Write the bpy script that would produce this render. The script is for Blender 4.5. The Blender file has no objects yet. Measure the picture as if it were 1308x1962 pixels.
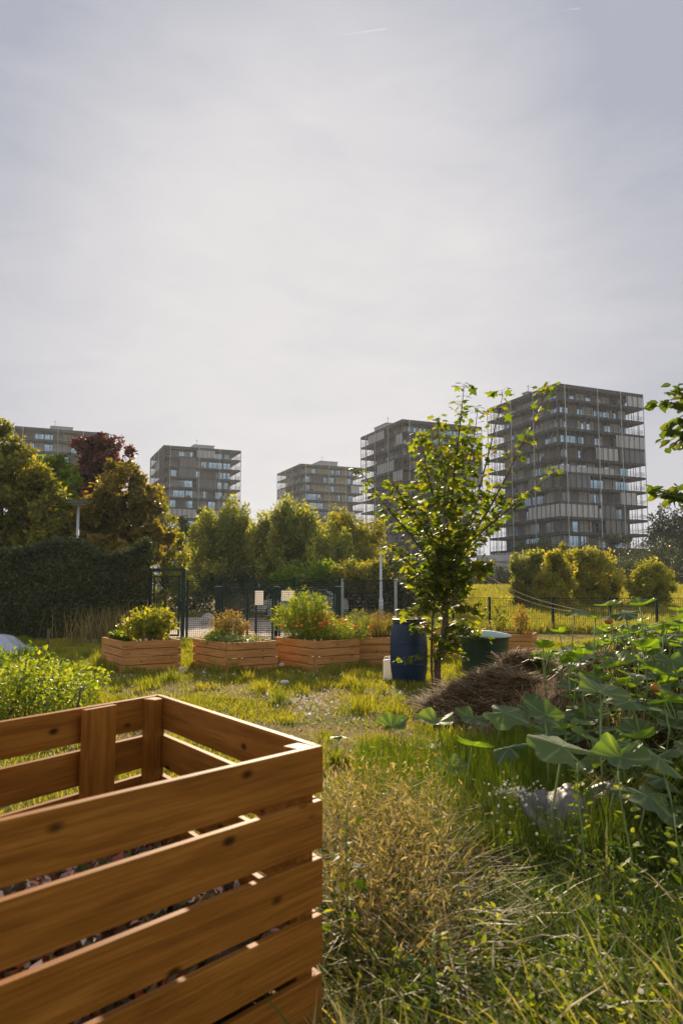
import bpy, bmesh, math, random
import numpy as np
from mathutils import Vector, Matrix
R = math.radians
random.seed(11)
rng = np.random.default_rng(7)
SC = bpy.context.scene
COL = SC.collection

# ------------------------------------------------------------------ camera model (pixels of the 1308 x 1962 photograph)
F, CAMZ, HOR = 1420.0, 1.5, 1124.0
PITCH = math.atan((HOR - 981.0) / F)
cP, sP = math.cos(PITCH), math.sin(PITCH)
CAM = np.array([0, 0, CAMZ])
def ray(u, v):
    x, z = (u - 654) / F, (981 - v) / F
    return np.array([x, cP - z * sP, sP + z * cP])
def at_z(u, v, z):
    d = ray(u, v); return CAM + d * ((z - CAMZ) / d[2])
def at_y(u, v, Y):
    d = ray(u, v); return CAM + d * (Y / d[1])
def gx(u, Y): return (u - 654) / F * Y          # X of a column at depth Y (near the horizon)

# ------------------------------------------------------------------ noise and terrain
_tab = np.random.default_rng(3).random((257, 257)); _tab[256] = _tab[0]; _tab[:, 256] = _tab[:, 0]
def vnoise(x, y):
    x = np.asarray(x, float); y = np.asarray(y, float)
    xi = np.floor(x).astype(int) % 256; yi = np.floor(y).astype(int) % 256
    fx = x - np.floor(x); fy = y - np.floor(y)
    fx = fx * fx * (3 - 2 * fx); fy = fy * fy * (3 - 2 * fy)
    a, b, c, d = _tab[xi, yi], _tab[xi + 1, yi], _tab[xi, yi + 1], _tab[xi + 1, yi + 1]
    return (a * (1 - fx) + b * fx) * (1 - fy) + (c * (1 - fx) + d * fx) * fy
def fbm(x, y, o=4):
    s, a, t = 0, .5, 0
    for k in range(o):
        s = s + a * vnoise(x * 2 ** k + 17.3 * k, y * 2 ** k + 9.1 * k); t += a; a *= .5
    return s / t
def sstep(a, b, x):
    t = np.clip((np.asarray(x, float) - a) / (b - a), 0, 1); return t * t * (3 - 2 * t)
def ground_h(x, y):
    x = np.asarray(x, float); y = np.asarray(y, float)
    return (.05 * (fbm(x * .9, y * .9) - .5) + 1.35 * sstep(27, 58, y) * sstep(1, 8, x))
def mound_h(x, y):
    x = np.asarray(x, float); y = np.asarray(y, float)
    g = lambda cx, cy, rx, ry, h: h * np.exp(-((x - cx) / rx) ** 2 - ((y - cy) / ry) ** 2)
    return (g(3.4, 8.3, 1.5, 1.7, .93) + g(2.7, 6.0, 1.15, 1.3, .42) + g(2.3, 4.4, .95, 1.0, .22)
            + .10 * (fbm(x * 2.3, y * 2.3) - .5) - .06)
def H(x, y): return np.maximum(ground_h(x, y), mound_h(x, y))

# ------------------------------------------------------------------ object helpers
def tag(o, label=None, cat=None, group=None, kind=None):
    if label: o['label'] = label
    if cat: o['category'] = cat
    if group: o['group'] = group
    if kind: o['kind'] = kind
    return o
def empty(name, loc, label, cat, group=None):
    o = bpy.data.objects.new(name, None); COL.objects.link(o)
    o.location = tuple(float(c) for c in loc); o.empty_display_size = .2
    return tag(o, label, cat, group)
def wloc(o):
    v = Vector((0, 0, 0))
    while o is not None: v = v + o.location; o = o.parent
    return v
def link(name, me, mats, parent=None, loc=None, rotz=0):
    o = bpy.data.objects.new(name, me); COL.objects.link(o)
    for m in (mats if isinstance(mats, (list, tuple)) else [mats]): me.materials.append(m)
    if loc is not None: o.location = Vector(loc) - (wloc(parent) if parent else Vector((0, 0, 0)))
    o.rotation_euler.z = rotz
    if parent: o.parent = parent
    return o
def npmesh(name, V, Fc, mats, parent=None, rnd=None, smooth=False):
    V = np.asarray(V, np.float32)
    if parent is not None: V = V - np.array(wloc(parent), np.float32)
    me = bpy.data.meshes.new(name); Fc = np.asarray(Fc, np.int32); m, k = Fc.shape
    me.vertices.add(len(V)); me.vertices.foreach_set('co', V.ravel())
    me.loops.add(m * k); me.loops.foreach_set('vertex_index', Fc.ravel())
    me.polygons.add(m); me.polygons.foreach_set('loop_start', np.arange(0, m * k, k, dtype=np.int32))
    me.polygons.foreach_set('use_smooth', np.full(m, bool(smooth)))
    if rnd is not None:
        me.attributes.new('rnd', 'FLOAT', 'POINT').data.foreach_set('value', np.asarray(rnd, np.float32))
    me.update(calc_edges=True)
    return link(name, me, mats, parent)

class MB:
    def __init__(s, o=(0, 0, 0), ax=(1, 0, 0), ay=(0, 1, 0), az=(0, 0, 1)):
        s.v, s.f, s.m, s.sm = [], [], [], []
        s.o = np.array(o, float); s.B = np.array([ax, ay, az], float)
    def P(s, p): return s.o + np.asarray(p, float) @ s.B
    def add(s, vs, fs, mi=0, sm=False):
        n = len(s.v); s.v += [tuple(s.P(p)) for p in vs]
        s.f += [tuple(i + n for i in f) for f in fs]; s.m += [mi] * len(fs); s.sm += [sm] * len(fs)
        return s
    def box(s, x0, x1, y0, y1, z0, z1, mi=0):
        vs = [(x, y, z) for z in (z0, z1) for y in (y0, y1) for x in (x0, x1)]
        return s.add(vs, [(0, 2, 3, 1), (4, 5, 7, 6), (0, 1, 5, 4), (2, 6, 7, 3), (0, 4, 6, 2), (1, 3, 7, 5)], mi)
    def bar(s, p, q, w, h=None, mi=0):
        p, q = np.array(p, float), np.array(q, float); h = h or w
        d = q - p; d = d / np.linalg.norm(d); up = np.array([0, 0, 1.]) if abs(d[2]) < .9 else np.array([0, 1., 0])
        a = np.cross(d, up); a /= np.linalg.norm(a); b = np.cross(a, d)
        vs = [c + a * w / 2 * i + b * h / 2 * j for c in (p, q) for i, j in ((-1, -1), (1, -1), (1, 1), (-1, 1))]
        return s.add(vs, [(3, 2, 1, 0), (4, 5, 6, 7), (0, 1, 5, 4), (1, 2, 6, 5), (2, 3, 7, 6), (3, 0, 4, 7)], mi)
    def tube(s, pts, rad, n=6, mi=0, cap=True):
        pts = [np.array(p, float) for p in pts]; k = len(pts)
        rad = [rad] * k if np.isscalar(rad) else list(rad)
        vs = []; a = None
        for i in range(k):
            d = pts[min(i + 1, k - 1)] - pts[max(i - 1, 0)]; d = d / (np.linalg.norm(d) + 1e-9)
            if a is None:
                a = np.cross(d, [0, 0, 1.] if abs(d[2]) < .9 else [1., 0, 0])
            a = a - d * (a @ d); a /= np.linalg.norm(a) + 1e-9; b = np.cross(d, a)
            vs += [pts[i] + rad[i] * (a * math.cos(2 * math.pi * j / n) + b * math.sin(2 * math.pi * j / n)) for j in range(n)]
        fs = [(i * n + j, i * n + (j + 1) % n, (i + 1) * n + (j + 1) % n, (i + 1) * n + j) for i in range(k - 1) for j in range(n)]
        if cap: fs += [tuple(range(n))[::-1], tuple(range((k - 1) * n, k * n))]
        return s.add(vs, fs, mi, True)
    def lathe(s, c, prof, n=28, mi=0, sx=1):
        vs = [(c[0] + r * sx * math.cos(2 * math.pi * j / n), c[1] + r * math.sin(2 * math.pi * j / n), c[2] + z) for r, z in prof for j in range(n)]
        k = len(prof)
        fs = [(i * n + j, i * n + (j + 1) % n, (i + 1) * n + (j + 1) % n, (i + 1) * n + j) for i in range(k - 1) for j in range(n)]
        return s.add(vs, fs, mi, True)
    def build(s, name, mats, parent=None, smooth=None, bevel=0):
        off = np.array(wloc(parent)) if parent else np.zeros(3)
        me = bpy.data.meshes.new(name)
        me.from_pydata([tuple(np.array(v) - off) for v in s.v], [], s.f)
        me.polygons.foreach_set('material_index', s.m); me.polygons.foreach_set('use_smooth', s.sm)
        me.update(); o = link(name, me, mats, parent)
        if bevel:
            b = o.modifiers.new('bevel', 'BEVEL'); b.width = bevel; b.segments = 2; b.limit_method = 'ANGLE'
        return o
def board(name, mat, parent, p, q, w, h, bevel=.004, roll=0):
    """a sawn board from p to q (centre line), w thick sideways, h tall, its own object with local X along the grain"""
    p, q = Vector(p), Vector(q); L = (q - p).length
    m = MB().box(-L / 2, L / 2, -w / 2, w / 2, -h / 2, h / 2)
    me = bpy.data.meshes.new(name); me.from_pydata(m.v, [], m.f); me.update()
    o = link(name, me, mat, parent, (p + q) / 2)
    d = (q - p).normalized(); o.rotation_mode = 'QUATERNION'
    if abs(d.z) > .9: o.rotation_quaternion = Matrix(((0, -math.sin(roll), math.cos(roll)), (0, math.cos(roll), math.sin(roll)), (-1, 0, 0))).inverted().to_quaternion().inverted() if False else (Matrix.Rotation(roll, 3, 'Z') @ Matrix.Rotation(-math.pi / 2, 3, 'Y')).to_quaternion()
    else:
        y = Vector((0, 0, 1)).cross(d).normalized(); z = d.cross(y)
        o.rotation_quaternion = Matrix((d, y, z)).transposed().to_quaternion()
    if bevel:
        b = o.modifiers.new('bevel', 'BEVEL'); b.width = bevel; b.segments = 2
    return o

# ------------------------------------------------------------------ materials
def mat_new(name):
    m = bpy.data.materials.new(name); m.use_nodes = True; nt = m.node_tree
    return m, nt, nt.nodes['Principled BSDF']
def ramp(nt, stops, fac):
    r = nt.nodes.new('ShaderNodeValToRGB'); e = r.color_ramp.elements
    while len(e) < len(stops): e.new(.5)
    for k, (p, c) in enumerate(stops): e[k].position = p; e[k].color = (*c, 1)
    nt.links.new(fac, r.inputs[0]); return r.outputs[0]
def coords(nt, scale=(1, 1, 1), kind='Object', rand=False):
    t = nt.nodes.new('ShaderNodeTexCoord'); mp = nt.nodes.new('ShaderNodeMapping'); mp.inputs['Scale'].default_value = scale
    src = t.outputs[kind]
    if rand:
        oi = nt.nodes.new('ShaderNodeObjectInfo'); ad = nt.nodes.new('ShaderNodeVectorMath'); ad.operation = 'ADD'
        ml = nt.nodes.new('ShaderNodeMath'); ml.operation = 'MULTIPLY'; ml.inputs[1].default_value = 37.
        nt.links.new(oi.outputs['Random'], ml.inputs[0]); nt.links.new(src, ad.inputs[0]); nt.links.new(ml.outputs[0], ad.inputs[1]); src = ad.outputs[0]
    nt.links.new(src, mp.inputs[0]); return mp.outputs[0]
def noise(nt, vec, scale, detail=4, rough=.55, dist=0):
    n = nt.nodes.new('ShaderNodeTexNoise'); n.inputs['Scale'].default_value = scale; n.inputs['Detail'].default_value = detail
    n.inputs['Roughness'].default_value = rough; n.inputs['Distortion'].default_value = dist
    nt.links.new(vec, n.inputs['Vector']); return n.outputs[0]
def mixc(nt, a, b, fac, mode='MIX'):
    m = nt.nodes.new('ShaderNodeMix'); m.data_type = 'RGBA'; m.blend_type = mode
    for k, x in ((0, fac), (6, a), (7, b)):
        if hasattr(x, 'is_output'): nt.links.new(x, m.inputs[k])
        else: m.inputs[k].default_value = x if k == 0 else (*x, 1)
    return m.outputs[2]
def math_n(nt, op, a, b=None, clamp=False):
    m = nt.nodes.new('ShaderNodeMath'); m.operation = op; m.use_clamp = clamp
    for k, x in ((0, a), (1, b)):
        if x is None: continue
        if hasattr(x, 'is_output'): nt.links.new(x, m.inputs[k])
        else: m.inputs[k].default_value = x
    return m.outputs[0]
def bump(nt, b, h, strength=.3, dist=.01):
    n = nt.nodes.new('ShaderNodeBump'); n.inputs['Strength'].default_value = strength; n.inputs['Distance'].default_value = dist
    nt.links.new(h, n.inputs['Height']); nt.links.new(n.outputs[0], b.inputs['Normal'])
def plain(name, c, rough=.6, metal=0, var=.25, scale=8, spec=.5):
    m, nt, b = mat_new(name); v = coords(nt)
    col = ramp(nt, [(.25, tuple(x * (1 - var) for x in c)), (.75, tuple(min(1, x * (1 + var)) for x in c))], noise(nt, v, scale, 5))
    nt.links.new(col, b.inputs['Base Color']); b.inputs['Roughness'].default_value = rough; b.inputs['Metallic'].default_value = metal
    b.inputs['Specular IOR Level'].default_value = spec
    return m
def leaf_mat(name, cols, trans=.5, rough=.5, tmul=(1.35, 1.25, .45), spec=.4, vein=False):
    m, nt, b = mat_new(name)
    a = nt.nodes.new('ShaderNodeAttribute'); a.attribute_name = 'rnd'
    n = len(cols); col = ramp(nt, [(i / max(1, n - 1), c) for i, c in enumerate(cols)], a.outputs['Fac'])
    if vein:
        vn = math_n(nt, 'MULTIPLY', math_n(nt, 'SUBTRACT', a.outputs['Fac'], 1.75), 2.5, True); col = mixc(nt, col, (.24, .30, .12), math_n(nt, 'MULTIPLY', vn, .55))
        b.inputs['Sheen Weight'].default_value = .15; b.inputs['Sheen Roughness'].default_value = .4
        nz = noise(nt, coords(nt), 22, 4); col = mixc(nt, col, mixc(nt, col, (.75, .75, .75), 1.0, 'MULTIPLY'), nz)
        bump(nt, b, noise(nt, coords(nt), 30, 3), .5, .01)
    nt.links.new(col, b.inputs['Base Color']); b.inputs['Roughness'].default_value = rough; b.inputs['Specular IOR Level'].default_value = spec
    t = nt.nodes.new('ShaderNodeBsdfTranslucent'); nt.links.new(mixc(nt, col, tmul, 1.0, 'MULTIPLY'), t.inputs[0])
    mx = nt.nodes.new('ShaderNodeMixShader'); mx.inputs[0].default_value = trans
    nt.links.new(b.outputs[0], mx.inputs[1]); nt.links.new(t.outputs[0], mx.inputs[2])
    nt.links.new(mx.outputs[0], nt.nodes['Material Output'].inputs[0]); return m
def wood_mat(name, dark, mid, light, rough=.55, knots=True, gs=1.0):
    m, nt, b = mat_new(name)
    v = coords(nt, (.9 * gs, 11 * gs, 11 * gs), rand=True)
    g = noise(nt, v, 2.2, 6, .6, .6); g2 = noise(nt, coords(nt, (1.5, 60, 60), rand=True), 2, 4, .7)
    col = ramp(nt, [(.28, dark), (.5, mid), (.75, light)], g)
    col = mixc(nt, col, mixc(nt, col, (.74, .70, .66), 1.0, 'MULTIPLY'), ramp(nt, [(.42, (0, 0, 0)), (.62, (1, 1, 1))], g2))
    if knots:
        vo = nt.nodes.new('ShaderNodeTexVoronoi'); vo.inputs['Scale'].default_value = 1.0
        nt.links.new(coords(nt, (5, 9, 9), rand=True), vo.inputs['Vector'])
        k = ramp(nt, [(.06, (1, 1, 1)), (.16, (0, 0, 0))], vo.outputs['Distance'])
        col = mixc(nt, col, tuple(x * .25 for x in dark), k)
    big = noise(nt, coords(nt, (1, 2, 2), rand=True), 1.7, 3)
    col = mixc(nt, col, mixc(nt, col, (.7, .66, .62), 1.0, 'MULTIPLY'), big)
    nt.links.new(col, b.inputs['Base Color']); b.inputs['Roughness'].default_value = rough; b.inputs['Specular IOR Level'].default_value = .08
    bump(nt, b, g2, .25, .004); return m

M = {}
M['bin'] = wood_mat('bin_wood', (.19, .072, .011), (.30, .120, .019), (.41, .178, .032), .6)
M['bed'] = wood_mat('bed_wood', (.36, .17, .055), (.55, .27, .092), (.66, .35, .135), .7)
M['soil'] = plain('soil', (.10, .068, .045), .95, 0, .5, 14, .05)
M['chip'] = leaf_mat('wood_chip', [(.35, .27, .2), (.62, .55, .47), (.8, .76, .72)], .1, .7, (1, 1, 1))
M['green_steel'] = plain('green_steel', (.008, .022, .018), .55, 0, .2, 4, .25)
M['wire'] = plain('green_wire', (.010, .022, .018), .6, 0, .2, 4, .15)
M['galv'] = plain('galvanised_steel', (.38, .39, .42), .45, .6, .15, 6)
M['sign'] = leaf_mat('sign_plastic', [(.82, .8, .78), (.82, .8, .78)], .5, .5, (1, 1, 1))
M['bark'] = plain('bark', (.10, .072, .05), .9, 0, .45, 18, .1)
M['twig'] = plain('twig_bark', (.07, .045, .03), .85, 0, .4, 30)
M['stem'] = plain('green_stem', (.14, .2, .05), .6, 0, .3, 10)
M['drystem'] = plain('dry_stem', (.38, .27, .13), .8, 0, .35, 12)
M['blue'] = plain('blue_plastic', (.004, .019, .058), .42, 0, .5, 4, .3)
M['black'] = plain('black_plastic', (.016, .014, .014), .45, 0, .3, 7)
M['dkgreen'] = plain('dark_green_plastic', (.010, .034, .020), .42, 0, .3, 5)
M['lid'] = plain('lid_plastic', (.30, .40, .39), .5, 0, .15, 5)
M['jug'] = leaf_mat('milky_plastic', [(.75, .74, .70), (.75, .74, .70)], .45, .4, (1, .97, .9))
M['stone'] = plain('grey_stone', (.40, .38, .37), .85, 0, .35, 9)
M['asph'] = plain('slate_grey', (.10, .105, .11), .8)
M['tarp'] = plain('grey_tarpaulin', (.30, .34, .40), .35, 0, .2, 6)
M['sheet'] = plain('grey_plastic_sheet', (.085, .074, .08), .45, 0, .25, 6)
M['white'] = plain('white_paint', (.75, .75, .75), .4, 0, .05)
M['rubber'] = plain('rubber', (.02, .02, .02), .8)
M['carglass'] = plain('car_glass', (.03, .035, .04), .05, 0, .1, 3, .8)
M['carpaint'] = plain('silver_paint', (.45, .46, .48), .3, .4, .05)
M['lamp'] = plain('lamp_metal', (.06, .06, .065), .5, .2)
M['tape'] = plain('striped_tape', (.65, .35, .33), .5, 0, .4, 30)
M['cord'] = plain('cord', (.55, .42, .2), .7)
M['concrete'] = plain('concrete', (.30, .30, .31), .85, 0, .2, .6)
# tower materials
M['slab'] = plain('tower_slab', (.026, .028, .034), .7, 0, .2, .35)
M['core'] = plain('tower_plaster', (.095, .106, .122), .8, 0, .2, .35)
M['cream'] = plain('cream_panel', (.32, .32, .30), .7, 0, .15, .5)
M['yellow'] = plain('straw_panel', (.46, .42, .29), .7, 0, .15, .5)
M['brown'] = plain('brown_panel', (.15, .11, .09), .7, 0, .2, .5)
M['rod'] = plain('tower_steel', (.05, .05, .055), .45, .4, .2, 1)
M['rodlight'] = plain('tower_light_steel', (.40, .40, .40), .45, .3, .2, 1)
M['frame'] = plain('window_frame', (.03, .032, .036), .5)
M['glass'] = plain('window_glass', (.27, .38, .48), .1, .95, .3, .3)
M['curtain'] = plain('window_curtain', (.40, .39, .37), .6, 0, .2, .8)
M['darkglass'] = plain('dark_window_glass', (.10, .13, .16), .1, .9, .3, .3)
M['screen'] = plain('frosted_screen', (.30, .295, .305), .35, 0, .12, .4)
M['screendk'] = plain('dark_screen', (.065, .065, .07), .3, 0, .15, .4)
# foliage
L = {}
L['maple'] = leaf_mat('maple_leaf', [(.035, .06, .010), (.075, .11, .014), (.12, .145, .02), (.155, .145, .022)], .55, .5, (2.4, 2.3, .45), .18)
L['edge'] = leaf_mat('edge_leaf', [(.03, .06, .012), (.05, .09, .015), (.10, .13, .02)], .5, .45, (2.4, 2.0, .4), .3)
L['gold'] = leaf_mat('golden_leaf', [(.028, .042, .009), (.09, .105, .018), (.18, .18, .032), (.31, .28, .065)], .5, .5, (2., 1.8, .5), .3)
L['green'] = leaf_mat('green_leaf', [(.02, .05, .008), (.07, .125, .016), (.14, .2, .024), (.22, .28, .05)], .5, .5, (2.0, 1.8, .45), .2)
L['purple'] = leaf_mat('purple_leaf', [(.03, .012, .012), (.075, .028, .025), (.13, .055, .04), (.2, .12, .07)], .4, .45, (1.6, 1.1, .8), .4)
L['amber'] = leaf_mat('amber_leaf', [(.042, .04, .010), (.095, .092, .018), (.175, .14, .03), (.28, .21, .05)], .5, .5, (1.8, 1.6, .5), .3)
L['lime'] = leaf_mat('lime_leaf', [(.06, .085, .010), (.14, .17, .018), (.24, .24, .028), (.35, .33, .06)], .55, .5, (1.8, 1.6, .45), .3)
L['willow'] = leaf_mat('willow_leaf', [(.042, .06, .018), (.12, .15, .038), (.22, .235, .065), (.38, .37, .12)], .5, .5, (1.9, 1.75, .5), .3)
L['olive'] = leaf_mat('olive_leaf', [(.06, .07, .010), (.16, .165, .022), (.28, .265, .035), (.40, .36, .07)], .5, .5, (1.9, 1.75, .45), .3)
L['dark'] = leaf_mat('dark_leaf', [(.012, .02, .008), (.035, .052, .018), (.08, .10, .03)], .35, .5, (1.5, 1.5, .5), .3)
L['ivy'] = leaf_mat('ivy_leaf', [(.012, .020, .006), (.03, .044, .012), (.06, .075, .02), (.12, .13, .04)], .3, .5, (1.5, 1.5, .5), .35)
L['herb'] = leaf_mat('herb_leaf', [(.05, .085, .010), (.12, .17, .02), (.22, .26, .03), (.33, .34, .06)], .5, .5, (1.9, 1.75, .4), .2)
L['weed'] = leaf_mat('weed_leaf', [(.025, .05, .008), (.06, .10, .014), (.12, .16, .022), (.24, .26, .05)], .45, .55, (1.9, 1.8, .4), .2)
L['dryherb'] = leaf_mat('dry_herb_leaf', [(.13, .11, .02), (.24, .18, .04), (.30, .17, .07)], .5, .6, (1.6, 1.3, .5))
L['pale'] = leaf_mat('pale_leaf', [(.14, .18, .06), (.25, .27, .12), (.36, .37, .25)], .45, .4, (1.4, 1.3, .5))
L['squash'] = leaf_mat('squash_leaf', [(.058, .10, .036), (.082, .13, .045), (.115, .16, .055)], .45, .5, (2.7, 2.8, .2), .25, True)
L['grass'] = leaf_mat('grass_blade', [(.08, .115, .010), (.17, .19, .018), (.27, .25, .035), (.38, .31, .10)], .5, .55, (1.7, 1.55, .45), .25)
L['under'] = leaf_mat('undergrowth_blade', [(.03, .06, .008), (.07, .11, .012), (.15, .17, .025), (.34, .28, .12), (.48, .39, .22)], .4, .5, (1.9, 1.8, .4), .2)
L['dry'] = leaf_mat('dry_blade', [(.075, .065, .024), (.19, .155, .06), (.43, .345, .18)], .4, .6, (1.6, 1.5, .75), .15)
L['meadow'] = leaf_mat('meadow_blade', [(.15, .152, .026), (.23, .22, .04), (.33, .285, .085)], .5, .5, (1.4, 1.35, .5), .2)
L['straw'] = leaf_mat('straw', [(.13, .09, .052), (.25, .175, .10), (.46, .34, .21)], .2, .75, (1.2, 1.1, 1), .1)
L['orange'] = leaf_mat('orange_petal', [(.6, .17, .015), (.75, .28, .03)], .4, .5, (1.1, 1, .8))
L['pumpkin'] = leaf_mat('pumpkin_skin', [(.42, .12, .015), (.48, .16, .02)], .0, .45, (1, 1, 1))
L['whitefl'] = leaf_mat('white_flower', [(.55, .5, .42), (.8, .78, .74)], .4, .6, (1, 1, 1))
L['scrap'] = leaf_mat('kitchen_scrap', [(.04, .03, .02), (.12, .07, .03), (.10, .12, .03), (.35, .08, .05), (.75, .7, .66)], .1, .6, (1, 1, 1))

def ground_mat():
    m, nt, b = mat_new('ground_soil'); v = coords(nt)
    n1 = noise(nt, v, .55, 5); n2 = noise(nt, v, 9, 6, .7); n3 = noise(nt, v, 60, 4, .7)
    c1 = ramp(nt, [(.3, (.16, .105, .035)), (.7, (.30, .21, .08))], n2)
    c2 = ramp(nt, [(.3, (.07, .085, .015)), (.75, (.16, .15, .03))], n2)
    col = mixc(nt, c1, c2, ramp(nt, [(.42, (0, 0, 0)), (.58, (1, 1, 1))], n1))
    col = mixc(nt, col, mixc(nt, col, (.45, .42, .4), 1.0, 'MULTIPLY'), n3)
    nt.links.new(col, b.inputs['Base Color']); b.inputs['Roughness'].default_value = .95; b.inputs['Specular IOR Level'].default_value = .03
    bump(nt, b, n2, .8, .05); return m
def bumpy(name, c1, c2, scale, st=.8, dist=.03):
    m, nt, b = mat_new(name); v = coords(nt); n = noise(nt, v, scale, 6, .7)
    nt.links.new(ramp(nt, [(.3, c1), (.7, c2)], n), b.inputs['Base Color']); b.inputs['Roughness'].default_value = .95; b.inputs['Specular IOR Level'].default_value = .03
    bump(nt, b, n, st, dist); return m
M['ground'] = ground_mat()
M['mound'] = bumpy('mound_soil', (.030, .019, .012), (.085, .055, .032), 11)
M['gravel'] = bumpy('gravel', (.34, .28, .23), (.55, .48, .42), 40, .4, .01)
M['hill'] = bumpy('hill_scrub', (.022, .022, .010), (.075, .058, .026), .5, .8, .5)
M['strawcore'] = bumpy('straw_core', (.045, .028, .014), (.12, .075, .036), 25)

# ------------------------------------------------------------------ leaf clouds and blades
def tmpl(pts, tris): return np.array(pts, float), np.array(tris, int)
T_QUAD = tmpl([(0, 0, 0), (.34, .45, .08), (0, 1, 0), (-.34, .45, .08)], [(0, 1, 2), (0, 2, 3)])
T_OV = tmpl([(0, 0, 0), (.25, .22, .06), (.29, .52, .05), (0, 1, -.1), (-.29, .52, .05), (-.25, .22, .06), (0, .48, -.03)], [(6, i, (i + 1) % 6) for i in range(6)])
T_WIL = tmpl([(0, 0, 0), (.2, .42, .05), (0, 1, -.06), (-.2, .42, .05)], [(0, 1, 2), (0, 2, 3)])
T_NAR = tmpl([(0, 0, 0), (.12, .4, .03), (0, 1, -.06), (-.12, .4, .03)], [(0, 1, 2), (0, 2, 3)])
_mp = [(0, 0), (.2, -.06), (.44, .06), (.3, .24), (.64, .52), (.3, .55), (.2, .7), (0, 1.05), (-.2, .7), (-.3, .55), (-.64, .52), (-.3, .24), (-.44, .06), (-.2, -.06)]
T_MAP = tmpl([(x, y, -.16 * (x * x + (y - .4) ** 2) * 1.6) for x, y in _mp] + [(0, .36, .05)], [(14, i, (i + 1) % 14) for i in range(14)])
T_DISC = tmpl([(math.cos(i * math.pi / 3) * .5, math.sin(i * math.pi / 3) * .5, 0) for i in range(6)] + [(0, 0, .3), (0, 0, -.3)],
              [(6, i, (i + 1) % 6) for i in range(6)] + [(7, (i + 1) % 6, i) for i in range(6)])
def unit(a): return a / (np.linalg.norm(a, axis=-1, keepdims=True) + 1e-9)
def leaves(P, size, D, N, T, r):
    tv, tf = T; n = len(P); size = np.broadcast_to(np.asarray(size, float), (n,))
    y = unit(D); x = unit(np.cross(y, N)); z = np.cross(x, y)
    V = P[:, None] + size[:, None, None] * (tv[None, :, 0, None] * x[:, None] + tv[None, :, 1, None] * y[:, None] + tv[None, :, 2, None] * z[:, None])
    Fc = tf[None] + (np.arange(n) * len(tv))[:, None, None]
    return V.reshape(-1, 3), Fc.reshape(-1, 3), np.repeat(r, len(tv))
def rdir(n, up=0.):
    d = rng.normal(size=(n, 3)); d = unit(d); d[:, 2] += up; return unit(d)
def cat(parts):
    Vs, Fs, Rs, o = [], [], [], 0
    for V, Fc, r in parts: Vs.append(V); Fs.append(Fc + o); Rs.append(r); o += len(V)
    return np.concatenate(Vs), np.concatenate(Fs), np.concatenate(Rs)
def blades(P, Hh, W, az, lean, curl, r, lv=3):
    n = len(P); Hh = np.broadcast_to(Hh, (n,)); W = np.broadcast_to(W, (n,)); lean = np.broadcast_to(lean, (n,)); curl = np.broadcast_to(curl, (n,))
    d = np.stack([np.cos(az), np.sin(az), 0 * az], 1); tw = az + np.pi / 2 + rng.normal(0, .7, n); w = np.stack([np.cos(tw), np.sin(tw), 0 * tw], 1)
    ss = {3: (0, .55, 1), 4: (0, .4, .75, 1)}[lv]; rows = []
    for s in ss:
        off = Hh * (lean * s + curl * s * s); z = Hh * (s * np.sqrt(np.clip(1 - lean ** 2, .06, 1)) - .62 * curl * s * s)
        c = P + d * off[:, None]; c = c + np.stack([0 * z, 0 * z, z], 1)
        if s == 1: rows.append(c)
        else:
            ww = (W * (1 - .45 * s * s) / 2)[:, None]; rows += [c - w * ww, c + w * ww]
    V = np.stack(rows, 1); k = V.shape[1]
    if lv == 3: tf = [(0, 1, 3), (0, 3, 2), (2, 3, 4)]
    else: tf = [(0, 1, 3), (0, 3, 2), (2, 3, 5), (2, 5, 4), (4, 5, 6)]
    Fc = np.array(tf)[None] + (np.arange(n) * k)[:, None, None]
    return V.reshape(-1, 3), Fc.reshape(-1, 3), np.repeat(r, k)
def wedge(n, y0, y1, lim=.53, pw=1., xmin=None, xmax=None):
    y = y0 + (y1 - y0) * rng.random(n) ** pw; x = (rng.random(n) * 2 - 1) * (lim * y + .3)
    k = np.ones(n, bool)
    if xmin is not None: k &= x > xmin
    if xmax is not None: k &= x < xmax
    return x[k], y[k]

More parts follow.
